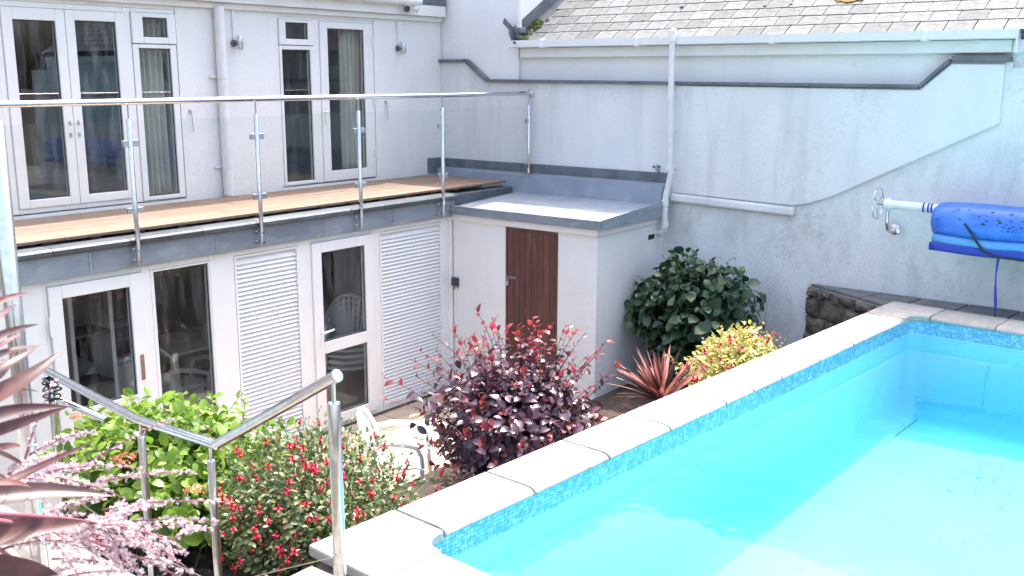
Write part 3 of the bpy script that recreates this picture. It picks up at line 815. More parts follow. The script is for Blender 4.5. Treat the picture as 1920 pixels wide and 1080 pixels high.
fs.append(tuple((len(rings)-1)*nn+j for j in range(nn)))
b.add(vv, fs); b.build('basin', M['poolpaint'], po, smooth=True)
# outer wall of the pool structure
b = MB()
e0, e1 = -.30, PWID+.30
for (u0, u1, v0, v1) in ((-.30, PLEN+.30, -.30, -.03), (-.30, PLEN+.30, PWID+.03, PWID+.3), (-.30, -.03, -.029, PWID+.029), (PLEN+.03, PLEN+.30, -.029, PWID+.029)):
    q = [PL(u0, v0), PL(u1, v0), PL(u1, v1), PL(u0, v1)]
    b.prism([(p[0], p[1]) for p in q][::-1], -.4, 1.712)
b.build('pool_wall', M['joint'], po)
# mosaic band (tiles follow the rounded corners)
gr = MB(); ti = MB()
per = rrect(.001, PR, 8)
TS = .0212
rows = 6
cum = 0.0
pts2 = per+[per[0]]
seg = []
for (p, q) in zip(pts2[:-1], pts2[1:]):
    d = math.hypot(q[0]-p[0], q[1]-p[1]); seg.append((p, q, cum, d)); cum += d
def along(s):
    s %= cum
    for p, q, c, d in seg:
        if c <= s <= c+d and d > 1e-6:
            f = (s-c)/d
            return (p[0]+(q[0]-p[0])*f, p[1]+(q[1]-p[1])*f), ((q[0]-p[0])/d, (q[1]-p[1])/d)
    return seg[-1][1], (1, 0)
nt_ = int(cum/TS); st = cum/nt_
zt = 1.731
for i in range(nt_):
    c, tg = along((i+.5)*st)
    nx, ny = -tg[1], tg[0]           # inward
    if nx*(PLEN/2-c[0])+ny*(PWID/2-c[1]) < 0: nx, ny = -nx, -ny
    w = st*.43
    for r in range(rows):
        z1 = zt-r*TS-.0012; z0 = zt-(r+1)*TS+.0012
        P4 = []
        for dep in (.001, .0038):
            for sg in (-1, 1):
                u = c[0]+tg[0]*w*sg+nx*dep; v = c[1]+tg[1]*w*sg+ny*dep
                P4.append((u, v))
        A, B, C_, D = P4
        V = [PL(*A, z0), PL(*B, z0), PL(*B, z1), PL(*A, z1), PL(*C_, z0), PL(*D, z0), PL(*D, z1), PL(*C_, z1)]
        ti.add(V, [(4, 5, 6, 7), (3, 7, 6, 2), (0, 4, 7, 3), (1, 2, 6, 5)])
tag(ti.build('mosaic_tiles', M['tile'], po), kind='stuff')
r0 = [PL(u, v, zt+.004) for u, v in rrect(.0015, PR)]; r1 = [PL(u, v, zt-rows*TS-.004) for u, v in rrect(.0015, PR)]
gr.add(r0+r1, [(j, (j+1) % nn, nn+(j+1) % nn, nn+j) for j in range(nn)]); gr.build('grout_band', M['grout'], po)
# coping
prof = [(-.345, 1.716), (-.345, 1.768), (-.333, 1.779), (-.045, 1.780), (-.010, 1.776), (.012, 1.766), (.022, 1.750), (.018, 1.736), (.004, 1.733)]
def cope(u0, u1, w_out=None, side='left'):
    b = MB(); vv = []
    for u in (u0, u1):
        for v, z in prof:
            if side == 'left': vv.append(PL(u, v, z))
            elif side == 'far': vv.append(PL(v*1.16 if v < 0 else v, u, z))
            elif side == 'near': vv.append(PL(PLEN-v*1.05, u, z))
            else: vv.append(PL(u, PWID-v, z))
    n = len(prof)
    fs = [tuple(range(n-1, -1, -1)), tuple(range(n, 2*n))]+[(i, (i+1) % n, n+(i+1) % n, n+i) for i in range(n)]
    b.add(vv, fs)
    o = b.build('coping_stone', M['coping'], po, bevel=.006)
    return o
jx = [-6.90, -6.235, -5.57, -4.93, -4.25, -3.87, -3.45, -2.83, -2.2, -1.62, -1.10]
ju = [(-.87-x)/.99774 for x in jx]
for a_, e_ in zip(ju[:-1], ju[1:]): cope(e_+.007, a_-.007)
def corner(poly):
    b = MB(); b.prism([PL(u, v)[:2] for u, v in poly][::-1], 1.718, 1.780)
    o = b.build('coping_stone', M['coping'], po, bevel=.014); return o
arc = [(PLEN-PR+ (PR-.02)*math.sin(a), PR-(PR-.02)*math.cos(a)) for a in [i*PI/12 for i in range(7)]]
corner([(ju[0]+.007, -.345), (PLEN+.362, -.345), (PLEN+.362, .16), (PLEN-.02, .16)] + arc[::-1] + [(ju[0]+.007, .02)])
arc = [(PR-(PR-.02)*math.sin(a), PR-(PR-.02)*math.cos(a)) for a in [i*PI/12 for i in range(7)]]
corner([(ju[-1]-.004, -.345), (ju[-1]-.004, .02)] + arc + [(.02, .16), (-.40, .16), (-.40, -.345)])
v = .168
while v < PWID-.3:
    cope(v+.004, min(v+.56, PWID)-.004, side='far'); cope(v+.004, min(v+.62, PWID)-.004, side='near'); v += .56 if v < 1 else .62
u = -.3
while u < PLEN+.2:
    cope(u+.004, u+.66, side='right'); u += .668
# water
b = MB(); wr = rrect(-.018, PR)
b.add([PL(u, v, WZ) for u, v in wr]+[PL(u, v, .35) for u, v in wr], [tuple(range(nn))[::-1], tuple(range(nn, 2*nn))]+[(j, (j+1) % nn, nn+(j+1) % nn, nn+j) for j in range(nn)])
o = b.build('pool_water', M['water']); tag(o, kind='structure')
if o.data.polygons[0].normal.z < 0: o.data.flip_normals()
# leaf litter and specks on the pool floor
b = MB()
for i in range(150):
    if i < 110:
        u, v = random.gauss(1.15, .28), random.gauss(1.05, .16)
    else: u, v = random.uniform(.6, 5.6), random.uniform(.3, 2.6)
    if u < .25 or v < .25: continue
    r = random.uniform(.004, .016); a = random.uniform(0, 6.28); z = floorz(u)+.004
    b.add([PL(u+r*math.cos(a+k_*PI/2)*(1 if k_ % 2 else .4), v+r*math.sin(a+k_*PI/2)*(1 if k_ % 2 else .4), z+random.uniform(0, .004)) for k_ in range(4)], [(0, 1, 2, 3)])
tag(b.build('leaf_litter', M['speck']), 'scattered dark leaf litter on the sunlit pool floor', 'leaf litter', kind='stuff')
# crack between floor and wall at the far left corner of the pool: thin dark joint line
b = MB(); b.tube([PL(.20, .20, floorz(.2)+.006), PL(.95, .19, floorz(.95)+.006)], .0022, 5); b.build('floor_joint', M['speck'], po)

# far terrace paving between pool and wall
te = MB(); te.prism([(-.055, -3.86), (-.60, -4.815), (-.46, -4.86), (-.62, -9.2), (-.055, -9.2)][::-1], .2, TZ-.03)
tr_ = tag(te.build('pool_terrace', M['mortar']), kind='structure')
def slab(poly):
    cx = sum(p[0] for p in poly)/len(poly); cy = sum(p[1] for p in poly)/len(poly)
    b = MB(); b.prism([(cx+(x-cx)*.955, cy+(y-cy)*.955) for x, y in poly][::-1], TZ-.03, TZ+random.uniform(-.002, .002)); o = b.build('paving_slab', M['slab'], tr_, bevel=.004)
    if o.data.polygons[1].normal.z < 0: o.data.flip_normals()
slab([(-.06, -3.87), (-.235, -4.19), (-.11, -4.26), (-.06, -4.16)])
slab([(-.235, -4.19), (-.42, -4.52), (-.27, -4.58), (-.11, -4.26)])
slab([(-.42, -4.52), (-.60, -4.82), (-.40, -4.85), (-.27, -4.58)])
slab([(-.06, -4.16), (-.11, -4.26), (-.27, -4.58), (-.06, -4.66)])
slab([(-.06, -4.66), (-.27, -4.58), (-.40, -4.85), (-.45, -4.98), (-.06, -5.03)])
y0 = -5.03; xx = -.45
w_ = [.44, .46, .42, .5, .46, .44, .5, .46, .45]
for w in w_:
    slab([(-.06, y0), (xx, y0+.05), (xx-.031, y0+.05-w), (-.06, y0-w)]); xx -= .031; y0 -= w
# rubble stone face under the diagonal terrace edge
def stonewall(root, p0, p1, z0, z1, seed, rowh=(.08, .15), lw=(.12, .26), outn=None, depth=.1):
    rnd = random.Random(seed)
    d = (Vector(p1)-Vector(p0)); Ln = d.length; d.normalize(); nrm = outn
    z = z0
    while z < z1-.03:
        h = min(rnd.uniform(*rowh), z1-z)
        if z1-z-h < .05: h = z1-z
        s = -rnd.uniform(0, .08)
        while s < Ln:
            w = rnd.uniform(*lw); a, e = max(s, 0)+.006, min(s+w, Ln)-.006
            if e-a > .03:
                b = MB(); nx_, nz_ = 6, 4
                dd = rnd.uniform(.3, 1)*depth*.45; vv = []
                for i in range(nx_+1):
                    for j in range(nz_+1):
                        fx, fz = i/nx_, j/nz_
                        edge = 1-max(abs(fx-.5), abs(fz-.5))*2
                        q = Vector(p0)+d*(a+(e-a)*fx+rnd.uniform(-.016, .016))
                        k = (.012+dd*min(1, edge*2.2+.15))+rnd.uniform(-.014, .014)
                        q = q+nrm*k
                        vv.append((q.x, q.y, z+.006+(h-.012)*fz+rnd.uniform(-.014, .014)))
                nb = len(vv)
                for (i, j) in ((0, 0), (nx_, 0), (nx_, nz_), (0, nz_)):
                    q = Vector(p0)+d*(a+(e-a)*i/nx_)-nrm*.04; vv.append((q.x, q.y, z+.006+(h-.012)*j/nz_))
                fs = [(i*(nz_+1)+j, (i+1)*(nz_+1)+j, (i+1)*(nz_+1)+j+1, i*(nz_+1)+j+1) for i in range(nx_) for j in range(nz_)]
                fs += [(nb, nb+1)+tuple(i*(nz_+1) for i in range(nx_, -1, -1)), (nb+3, nb+2)+tuple(i*(nz_+1)+nz_ for i in range(nx_, -1, -1)),
                       (nb, nb+3)+tuple(j for j in range(nz_, -1, -1)), (nb+1, nb+2)+tuple(nx_*(nz_+1)+j for j in range(nz_, -1, -1))]
                b.add(vv, fs); b.build('stone', M['stone'], root, smooth=True)
            s += w
        z += h
sw_ = thing('stone_retaining_wall', 'dark rubble stone retaining wall under the far corner of the pool terrace', 'wall', (-.35, -4.4, .5))
dn = Vector((-.955, .545, 0)).normalized(); dn = Vector((-(-4.815+3.86), -(.60-.055), 0)).normalized()
dn = Vector((-.869, .495, 0))
stonewall(sw_, (-.055, -3.86, 0), (-.60, -4.815, 0), .45, 1.73, 5, rowh=(.10, .24), lw=(.12, .38), outn=dn, depth=.12)
sw2 = thing('stone_end_wall', 'rough brown stone wall end under the near corner of the pool coping', 'wall', PL(PLEN+.3, 0, 1.1))
q0 = Vector(PL(PLEN+.302, -.30)); q1 = Vector(PL(PLEN+.302, .72))
stonewall(sw2, q0, q1, 1.10, 1.716, 8, rowh=(.2, .32), lw=(.2, .34), outn=PU, depth=.14)
q0 = Vector(PL(PLEN+.302, -.302)); q1 = Vector(PL(PLEN-.9, -.302))
stonewall(sw2, q0, q1, 1.10, 1.716, 9, rowh=(.2, .32), lw=(.2, .34), outn=-PV, depth=.08)

# ---------------------------------------------------------------- pool cover reel
rl = thing('pool_cover_reel', 'blue pool cover rolled on a white wall mounted tube with hand wheel', 'cover reel', (-.3, -5.2, 2.4))
RX, RZ_ = -.32, 2.70
sl_ = -.02
def RA(y): return Vector((RX, y, RZ_+(y+4.7)*0.012))
b = MB(); b.tube([RA(-4.68), RA(-8.6)], .042, 16); b.build('tube', M['pvc'], rl, smooth=True)
b = MB(); b.lathe([(.055, -.03), (.055, .03)], RA(-4.70), (0, 1, 0), 16); b.build('end_collar', M['pvc'], rl, smooth=True)
b = MB()
wc = RA(-4.60)
ring = [wc+Vector((.155*math.cos(a), 0, .155*math.sin(a))) for a in [2*PI*i/28 for i in range(29)]]
b.tube(ring, .006, 8, caps=False)
for i in range(3):
    a = .5+2*PI*i/3
    b.tube([wc, wc+Vector((.15*math.cos(a), 0, .15*math.sin(a)))], .007, 6)
b.tube([wc+Vector((0, -.09, 0)), wc+Vector((0, .01, 0))], .016, 8)
b.build('hand_wheel', M['steel'], rl, smooth=True)
b = MB(); b.tube([RA(-4.70)+Vector((0, 0, -.03)), (RX, -4.70, 2.54), (RX+.03, -4.70, 2.46), (RX+.10, -4.70, 2.425), (-.07, -4.70, 2.425)], .017, 10)
b.lathe([(.055, 0), (.055, .012), (.03, .02)], (-.058, -4.70, 2.425), (-1, 0, 0), 16); b.build('bracket', M['steel'], rl, smooth=True)
b = MB()
# wound cover: spiral-ish roll with uneven bulk
vv = []; ny = 40; na = 28
yl = [-5.13, -5.15, -5.19, -5.26]+[-5.26-(8.3-5.26)*i/ny for i in range(1, ny+1)]
rk = [.07, .115, .145, .155]
for i, y in enumerate(yl):
    c = RA(y)+Vector((0, 0, -.10))
    base = rk[i]*1.12 if i < 4 else .178+.006*math.sin(y*3)+random.uniform(-.003, .003)
    for j in range(na):
        a = 2*PI*j/na
        k = base*(1+.04*math.sin(a*2+1)+random.uniform(-.012, .012))
        vv.append((c.x+k*math.cos(a), c.y, c.z+k*1.02*math.sin(a)))
fs = [(i*na+j, i*na+(j+1) % na, (i+1)*na+(j+1) % na, (i+1)*na+j) for i in range(len(yl)-1) for j in range(na)]
fs.append(tuple(range(na)))
b.add(vv, fs); b.build('cover_roll', M['bluecover'], rl, smooth=True, auto=False)
# hanging free end: pale underside strip and dark hem
def sheet(prof_, y0, y1, name, m, n=30, wob=.006):
    b = MB(); vv = []
    for i in range(n+1):
        y = y0+(y1-y0)*i/n
        for (x, z) in prof_: vv.append((x+random.uniform(-wob, wob)*.6, y, z+(y+4.7)*.012+wob*math.sin(y*7)))
    m_ = len(prof_)
    fs = [(i*m_+j, (i+1)*m_+j, (i+1)*m_+j+1, i*m_+j+1) for i in range(n) for j in range(m_-1)]
    b.add(vv, fs); o = b.build(name, m, rl, smooth=True, auto=False)
    s_ = o.modifiers.new('solid', 'SOLIDIFY'); s_.thickness = .008
    return o
sheet([(RX-.150, 2.475), (RX-.174, 2.455), (RX-.180, 2.43), (RX-.180, 2.40)], -5.18, -8.3, 'hanging_flap', M['bluelight'])
sheet([(RX-.182, 2.402), (RX-.190, 2.385), (RX-.190, 2.35), (RX-.182, 2.33)], -5.165, -8.3, 'flap_hem', M['bluestrap'])
for y in (-5.04, -5.085, -5.115):
    b = MB(); b.lathe([(.046, -.008), (.046, .008)], RA(y), (0, 1, 0), 16); b.build('strap_band', M['bluestrap'], rl)
b = MB(); b.tube([(RX-.188, -5.46, 2.60), (RX-.20, -5.56, 2.47), (RX-.205, -5.64, 2.37), (RX-.205, -5.75, 2.325), (RX-.19, -6.0, 2.315), (RX-.18, -6.4, 2.315)], .011, 8); b.build('tie_rope', M['speck'], rl, smooth=True)
b = MB(); vv = []
for i in range(13):
    f = i/12; z = 2.335-.56*f; yc = -5.775+.012*math.sin(f*5)-.012*f; xc = RX-.186-.022*f+.008*math.sin(f*7); w = .0125*(.75+.25*math.cos(f*9))
    vv += [(xc, yc-w, z), (xc-.004*math.sin(f*9), yc+w, z)]
b.add(vv, [(2*i, 2*i+1, 2*i+3, 2*i+2) for i in range(12)])
hs_ = b.build('hanging_strap', M['bluestrap'], rl, smooth=True, auto=False); hs_.modifiers.new('solid', 'SOLIDIFY').thickness = .004
b = MB()
for i in range(90):
    y = random.gauss(-5.75, .35) if i < 60 else random.uniform(-5.2, -7)
    if y > -5.2: continue
    a = random.uniform(PI*.72, PI*1.08)
    c = RA(y)+Vector((0, 0, -.10)); k = .189
    p = Vector((c.x+k*math.cos(a), y, c.z+k*math.sin(a))); s = random.uniform(.004, .011)
    tg = Vector((-math.sin(a), 0, math.cos(a)))
    b.add([p+Vector((0, s*1.9, 0)), p+tg*s*.6, p-Vector((0, s*1.9, 0)), p-tg*s*.6, ], [(0, 1, 2, 3)])
tag(b.build('dirt_specks', M['speck'], rl), kind='stuff')

# ---------------------------------------------------------------- stair handrail
hr = thing('stair_handrail', 'polished steel stair handrail bending down past the flower bed', 'handrail', (-7.4, -3.5, 1.12))
HA = Vector((-7.612, -4.848, 2.733)); HB = Vector((-7.42, -3.725, 2.118)); HC = Vector((-7.38, -2.96, 2.072)); HD = Vector((-7.245, -1.73, 2.085))
b = MB(); b.tube([HA, HB], .0255, 18); b.build('top_rail', M['steel'], hr, smooth=True)
b = MB(); b.tube([HB, HC], .0255, 18); b.build('top_rail', M['steel'], hr, smooth=True)
b = MB(); b.tube([HC, HD], .0255, 18); b.build('top_rail', M['steel'], hr, smooth=True)
for p in (HB, HC):
    bb = MB(); vv = []; n = 12
    for i in range(7):
        ph = -PI/2+PI*i/6
        for j in range(n):
            a = 2*PI*j/n; vv.append((p.x+.0262*math.cos(ph)*math.cos(a), p.y+.0262*math.cos(ph)*math.sin(a), p.z+.0262*math.sin(ph)))
    bb.add(vv, [(i*n+j, i*n+(j+1) % n, (i+1)*n+(j+1) % n, (i+1)*n+j) for i in range(6) for j in range(n)])
    bb.build('elbow', M['steel'], hr, smooth=True, auto=False)
dA = (HA-HB).normalized()
b = MB(); b.lathe([(.0262, -.01), (.0262, .004), (.022, .008)], HA, dA, 18); b.build('end_cap', M['satin'], hr, smooth=True)
def hpost(p, z0, top_gap=.09, r=.0215):
    b = MB(); z1 = p.z-top_gap
    b.lathe([(r, 0), (r, z1-z0-.008), (r-.003, z1-z0-.002), (.009, z1-z0), (.009, p.z-.015-z0)], (p.x, p.y, z0), (0, 0, 1), 18)
    o = b.build('post', M['steel'], hr, smooth=True)
    b = MB(); b.lathe([(.045, 0), (.045, .008), (.024, .012)], (p.x, p.y, z0), (0, 0, 1), 18); b.build('base_plate', M['steel'], o, smooth=True)
    return o
pa = HA-dA*.035
po_ = hpost(pa, 1.722, .10, .027)
for z in (2.45, 2.15, 1.95):
    b = MB(); b.lathe([(.006, 0), (.006, .004)], (pa.x-.027, pa.y-.004, z), (-1, -.2, 0), 8); b.build('cable_stud', M['satin'], po_)
pb = HB+(HC-HB)*.07
hpost(pb, 1.121)
pc = HC+(HB-HC)*.04
hpost(pc, 1.121)
hpost(HD+(HC-HD)*.03, 1.121)
for dz in (.78,):
    b = MB(); b.tube([(pa.x, pa.y, pa.z-dz), (pb.x, pb.y, pb.z-dz)], .0022, 5); b.build('cable', M['satin'], hr)
    b = MB(); b.tube([(pb.x, pb.y, pb.z-dz), (HC.x, HC.y, HC.z-dz), (HD.x, HD.y, HD.z-dz)], .0022, 5); b.build('cable', M['satin'], hr)
lr = thing('lower_handrail', 'short lower steel handrail behind the first one at the house end', 'handrail', (-7.1, -1.6, 1.12))
b = MB(); q0 = HD+Vector((.06, .06, -.20)); q1 = q0+Vector((.12, -.40, -.10))
b.tube([q0, q1], .022, 14); b.build('rail', M['steel'], lr, smooth=True)
b = MB(); b.tube([q0, (q0.x, q0.y, 1.0)], .02, 12); b.build('post', M['steel'], lr, smooth=True)
# black cable tied round the end of the handrail
cb = MB(); pts = []
c = HD+(HC-HD)*.05+Vector((0, 0, -.06))
for i in range(150):
    a = i*.55; pts.append(c+Vector((.045*math.cos(a)+random.uniform(-.006, .006), .035*math.sin(a*1.07), -.045+.075*math.sin(i*.11))))
cb.tube(pts, .0055, 5); tag(cb.build('coiled_cable', M['black'], smooth=True), 'tangle of black cable tied to the far end of the stair handrail', 'cable')
# foreground post at the left picture edge
np_ = thing('railing_post', 'tall polished steel post at the left edge beside the purple strap leaves', 'post', (-8.79, -4.68, 1.722))
b = MB(); b.lathe([(.027, 0), (.027, 2.05), (.022, 2.06)], (-8.79, -4.68, 1.722), (0, 0, 1), 20); b.build('post_tube', M['steel'], np_, smooth=True)
b = MB(); b.lathe([(.06, 0), (.06, .01), (.03, .02)], (-8.79, -4.68, 1.7225), (0, 0, 1), 20); b.build('base_plate', M['steel'], np_, smooth=True)
b = MB(); b.tube([(-8.79, -4.68, 3.80), (-9.6, -4.72, 3.80)], .0255, 14); b.build('top_rail', M['steel'], np_, smooth=True)
# things on the landing seen between the leaves
bx_ = thing('cardboard_box', 'small brown cardboard box on the steps behind the strap leaves', 'box', (-8.2, -2.9, 1.5))
b = MB(); b.box(-8.35, -8.05, -3.0, -2.7, 1.125, 1.40); b.build('carton', M['cardboard'], bx_, bevel=.004)
b = MB(); b.add([(-8.35, -3.0, 1.402), (-8.05, -3.0, 1.402), (-8.05, -3.10, 1.46), (-8.35, -3.10, 1.46)], [(0, 1, 2, 3)]); b.build('flap', M['cardboard'], bx_)
cr_ = thing('storage_crate', 'pale blue plastic crate on the landing at the left edge', 'crate', (-8.2, -2.1, 1.3))
b = MB(); bars(b, -8.45, -8.0, 1.125, 1.55, .02, -2.2, -1.9); b.box(-8.43, -8.02, -2.18, -1.92, 1.13, 1.15); b.box(-8.43, -8.02, -2.195, -2.185, 1.15, 1.53); b.build('crate_body', M['lightblue'], cr_)
b = MB(); b.box(-8.47, -7.98, -2.22, -1.88, 1.552, 1.58); b.build('lid', M['lightblue'], cr_, bevel=.006)

# ---------------------------------------------------------------- garden chairs
def chair(label, loc, rz, group=None):
    T = Matrix.Translation(Vector(loc)) @ Matrix.Rotation(rz, 4, 'Z')
    c = thing('garden_chair', label, 'chair', loc, group)
    m = M['plastic']
    def bl(mb, name, par=None, **k):
        mb.v = [tuple(T @ Vector(p)) for p in mb.v]; return mb.build(name, m, par or c, **k)
    b = MB(); n = 8; vv = []
    for i in range(n+1):
        y = -.21+.44*i/n
        for j in range(9):
            x = (-.225+.45*j/8)*(1-.06*(1-i/n)); z = .42-.018*math.cos(j/8*PI*2-PI)*.5-.012-.02*math.sin(i/n*PI)+(.012 if j in (0, 8) else 0)-(.02 if i == n else 0)
            vv.append((x, y, z))
    b.add(vv, [(i*9+j, i*9+j+1, (i+1)*9+j+1, (i+1)*9+j) for i in range(n) for j in range(8)])
    s = bl(b, 'seat', smooth=True, auto=False); s.modifiers.new('solid', 'SOLIDIFY').thickness = .022
    # backrest: arched frame and fan of slats
    fr_ = []
    for i in range(17):
        a = PI*i/16
        fr_.append((.245*math.cos(a), -.20-.10*math.sin(a)-.035, .60+.25*math.sin(a)))
    fr_ = [(.225, -.205, .40)]+fr_+[(-.225, -.205, .40)]
    b = MB(); b.tube(fr_, .021, 8); bk = bl(b, 'backrest', smooth=True)
    for i in range(7):
        f = -1+2*(i+.5)/7
        x0 = .15*f; x1 = .215*f; z1 = .60+.25*math.sqrt(max(0, 1-(x1/.245)**2))-.02
        y1 = -.235-.10*math.sqrt(max(0, 1-(x1/.245)**2))
        b = MB(); w = .017
        b.add([(x0-w, -.215, .40), (x0+w, -.215, .40), (x1+w, y1, z1), (x1-w, y1, z1), (x0-w, -.225, .40), (x0+w, -.225, .40), (x1+w, y1-.01, z1), (x1-w, y1-.01, z1)],
              [(0, 1, 2, 3), (7, 6, 5, 4), (0, 4, 5, 1), (1, 5, 6, 2), (2, 6, 7, 3), (3, 7, 4, 0)])
        bl(b, 'slat', bk)
    for sg in (-1, 1):
        b = MB(); b.tube([(sg*.245, -.24, .62), (sg*.262, -.10, .645), (sg*.265, .08, .64), (sg*.262, .19, .61), (sg*.255, .225, .53), (sg*.25, .235, .42)], [.020, .027, .028, .026, .022, .020], 8); bl(b, 'armrest', smooth=True)
        b = MB(); b.add([(sg*.255-.03, .21, .42), (sg*.255+.03, .21, .42), (sg*.255+.03, .25, .42), (sg*.255-.03, .25, .42), (sg*.275-.018, .245, 0), (sg*.275+.018, .245, 0), (sg*.275+.018, .275, 0), (sg*.275-.018, .275, 0)],
                        [(0, 1, 2, 3), (7, 6, 5, 4), (0, 4, 5, 1), (1, 5, 6, 2), (2, 6, 7, 3), (3, 7, 4, 0)]); bl(b, 'leg', bevel=.006)
        b = MB(); b.add([(sg*.23-.03, -.22, .44), (sg*.23+.03, -.22, .44), (sg*.23+.03, -.17, .44), (sg*.23-.03, -.17, .44), (sg*.26-.018, -.33, 0), (sg*.26+.018, -.33, 0), (sg*.26+.018, -.295, 0), (sg*.26-.018, -.295, 0)],
                        [(0, 1, 2, 3), (7, 6, 5, 4), (0, 4, 5, 1), (1, 5, 6, 2), (2, 6, 7, 3), (3, 7, 4, 0)]); bl(b, 'leg', bevel=.006)
    return c
chair('white plastic garden chair in the sun on the patio beside the purple bush', (-4.27, -1.88, GZ+.004), PI+.64)
chair('white plastic chair indoors at the white table behind the tall window', (-4.05, 1.35, GZ+.0), .5)
for k, nm in enumerate(('bottom', 'second', 'third', 'fourth', 'top')):
    chair('white plastic chair, %s one of the stack behind the right glazed door' % nm, (-2.45, .75-.012*k, GZ+.004+.075*k), PI*.75, 'stacked chairs indoors')
tb = thing('dining_table', 'white topped table indoors behind the tall lower window', 'table', (-3.6, 1.95, GZ))
b = MB(); b.box(-4.25, -3.0, 1.55, 2.45, .915, .945); b.build('table_top', M['plastic'], tb, bevel=.008)
for x, y in ((-4.15, 1.65), (-3.1, 1.65), (-4.15, 2.35), (-3.1, 2.35)):
    b = MB(); b.box(x-.03, x+.03, y-.03, y+.03, GZ, .914); b.build('leg', M['plastic'], tb)
for i, (x, y, rz, m_) in enumerate(((-3.55, 1.85, .3, 'newsprint'), (-3.35, 2.1, -.2, 'newsprint'), (-3.9, 2.15, .1, 'paper'))):
    R_ = Matrix.Translation((x, y, .947+i*.004)) @ Matrix.Rotation(rz, 4, 'Z')
    b = MB(); b.box(-.16, .16, -.21, .21, 0, .003, 0, R_)
    tag(b.build('newspaper', M[m_]), ['open newspaper on the near side of the indoor table', 'printed magazine on the far right of the indoor table', 'plain white sheet on the far left of the indoor table'][i], 'newspaper')
bx_ = thing('storage_box', 'large white storage box on the floor behind the tall lower window', 'box', (-4.4, 1.3, GZ))
b = MB(); b.box(-4.62, -4.22, 1.02, 1.62, GZ+.002, .70); b.build('box_body', M['paper'], bx_, bevel=.01)
b = MB(); b.box(-4.64, -4.20, 1.00, 1.64, .701, .745); b.build('lid', M['plastic'], bx_, bevel=.01)
bk_ = thing('laundry_basket', 'dark handled basket on a white tub indoors behind the left glazed door', 'basket', (-4.75, 1.95, .95))
b = MB(); b.prism([(-5.02, 1.0), (-4.42, 1.0), (-4.36, 1.22), (-5.08, 1.22)], 1.78, 2.15, 'y'); b.build('basket_body', M['wicker'], bk_, bevel=.03)
b = MB(); b.tube([(-5.0, 1.96, 1.2)]+[(-4.72-.28*math.cos(a), 1.96, 1.22+.14*math.sin(a)) for a in [PI*i/10 for i in range(1, 10)]]+[(-4.44, 1.96, 1.2)], .015, 8); b.build('handle', M['wicker'], bk_, smooth=True)
tu = thing('white_tub', 'white tub with towels indoors behind the left glazed door', 'tub', (-4.75, 1.95, GZ))
b = MB(); b.prism([(-5.05, GZ+.002), (-4.4, GZ+.002), (-4.3, .93), (-5.15, .93)], 1.7, 2.3, 'y'); b.build('tub_body', M['plastic'], tu, bevel=.03)
b = MB(); b.prism([(-5.12, .931), (-4.33, .931), (-4.38, .998), (-5.0, .99)], 1.72, 2.28, 'y'); b.build('towel', M['paper'], tu, bevel=.03)
bx_ = thing('shelf_unit', 'tall pale shelf unit just inside the left glazed door', 'shelf', (-5.5, .9, GZ))
for x in (-5.62, -5.22):
    b = MB(); b.box(x-.02, x+.02, 1.0, 1.35, GZ+.002, 2.15); b.build('upright', M['paintwhite'], bx_)
for z in (.5, 1.0, 1.5, 2.05):
    b = MB(); b.box(-5.60, -5.24, 1.0, 1.35, z, z+.02); b.build('shelf', M['roomfloor'], bx_)

# ---------------------------------------------------------------- curtains
def curtain(x0, x1, z0, z1, y, label, folds, seed):
    rnd = random.Random(seed); n = folds*8; b = MB(); vv = []
    ph = [rnd.uniform(.7, 1.3) for _ in range(folds+1)]
    for k in range(13):
        fz = k/12; z = z0+(z1-z0)*fz
        for i in range(n+1):
            f = i/n; sq = 1-.10*math.sin(fz*PI)*(.5)
            x = x0+(x1-x0)*(f*sq)
            a = .035*ph[int(f*folds)]
            vv.append((x, y+a*math.sin(f*folds*2*PI)+.008*math.sin(fz*5+f*9), z))
    b.add(vv, [(k*(n+1)+i, k*(n+1)+i+1, (k+1)*(n+1)+i+1, (k+1)*(n+1)+i) for k in range(12) for i in range(n)])
    o = b.build('curtain', M['curtain'], smooth=True, auto=False)
    o.modifiers.new('solid', 'SOLIDIFY').thickness = .004
    tag(o, label, 'curtain', 'curtains')
curtain(-4.46, -4.10, 2.66, 4.5, UY+.16, 'cream curtain behind the narrow side window of the left door set', 5, 1)
curtain(-1.66, -1.26, 2.70, 4.5, UY+.16, 'cream curtain drawn aside behind the right upper glazed door', 5, 2)
curtain(-6.55, -5.95, 2.66, 4.5, UY+.36, 'cream curtain at the far left of the french doors', 6, 3)

# ================================================================ PLANTS
def leaf_geo(L, W, fold=.25, curl=.25, n=4, shape='oval'):
    """leaf along +Y, face up +Z; returns verts, faces"""
    vs_ = []; fs = []
    for i in range(n+1):
        f = i/n
        if shape == 'oval': w = W*.5*math.sin(PI*min(1, f*.93+.04))**.75
        elif shape == 'strap': w = W*.5*(min(1, .35+f*3))*(1-f**3.0)**.8
        else: w = W*.5*(f*1.9)**.6*(1-f)**.75*1.5
        z = -curl*L*f*f
        y = L*f*(1-.12*curl*f)
        if i == n: w = 0.0
        if i == 0 and shape != 'strap': w = W*.04
        vs_ += [(-w, y, z+fold*w), (0, y, z), (w, y, z+fold*w)]
    for i in range(n):
        a = i*3
        fs += [(a, a+1, a+4, a+3), (a+1, a+2, a+5, a+4)]
    # tip faces degenerate edges are fine
    return vs_, fs

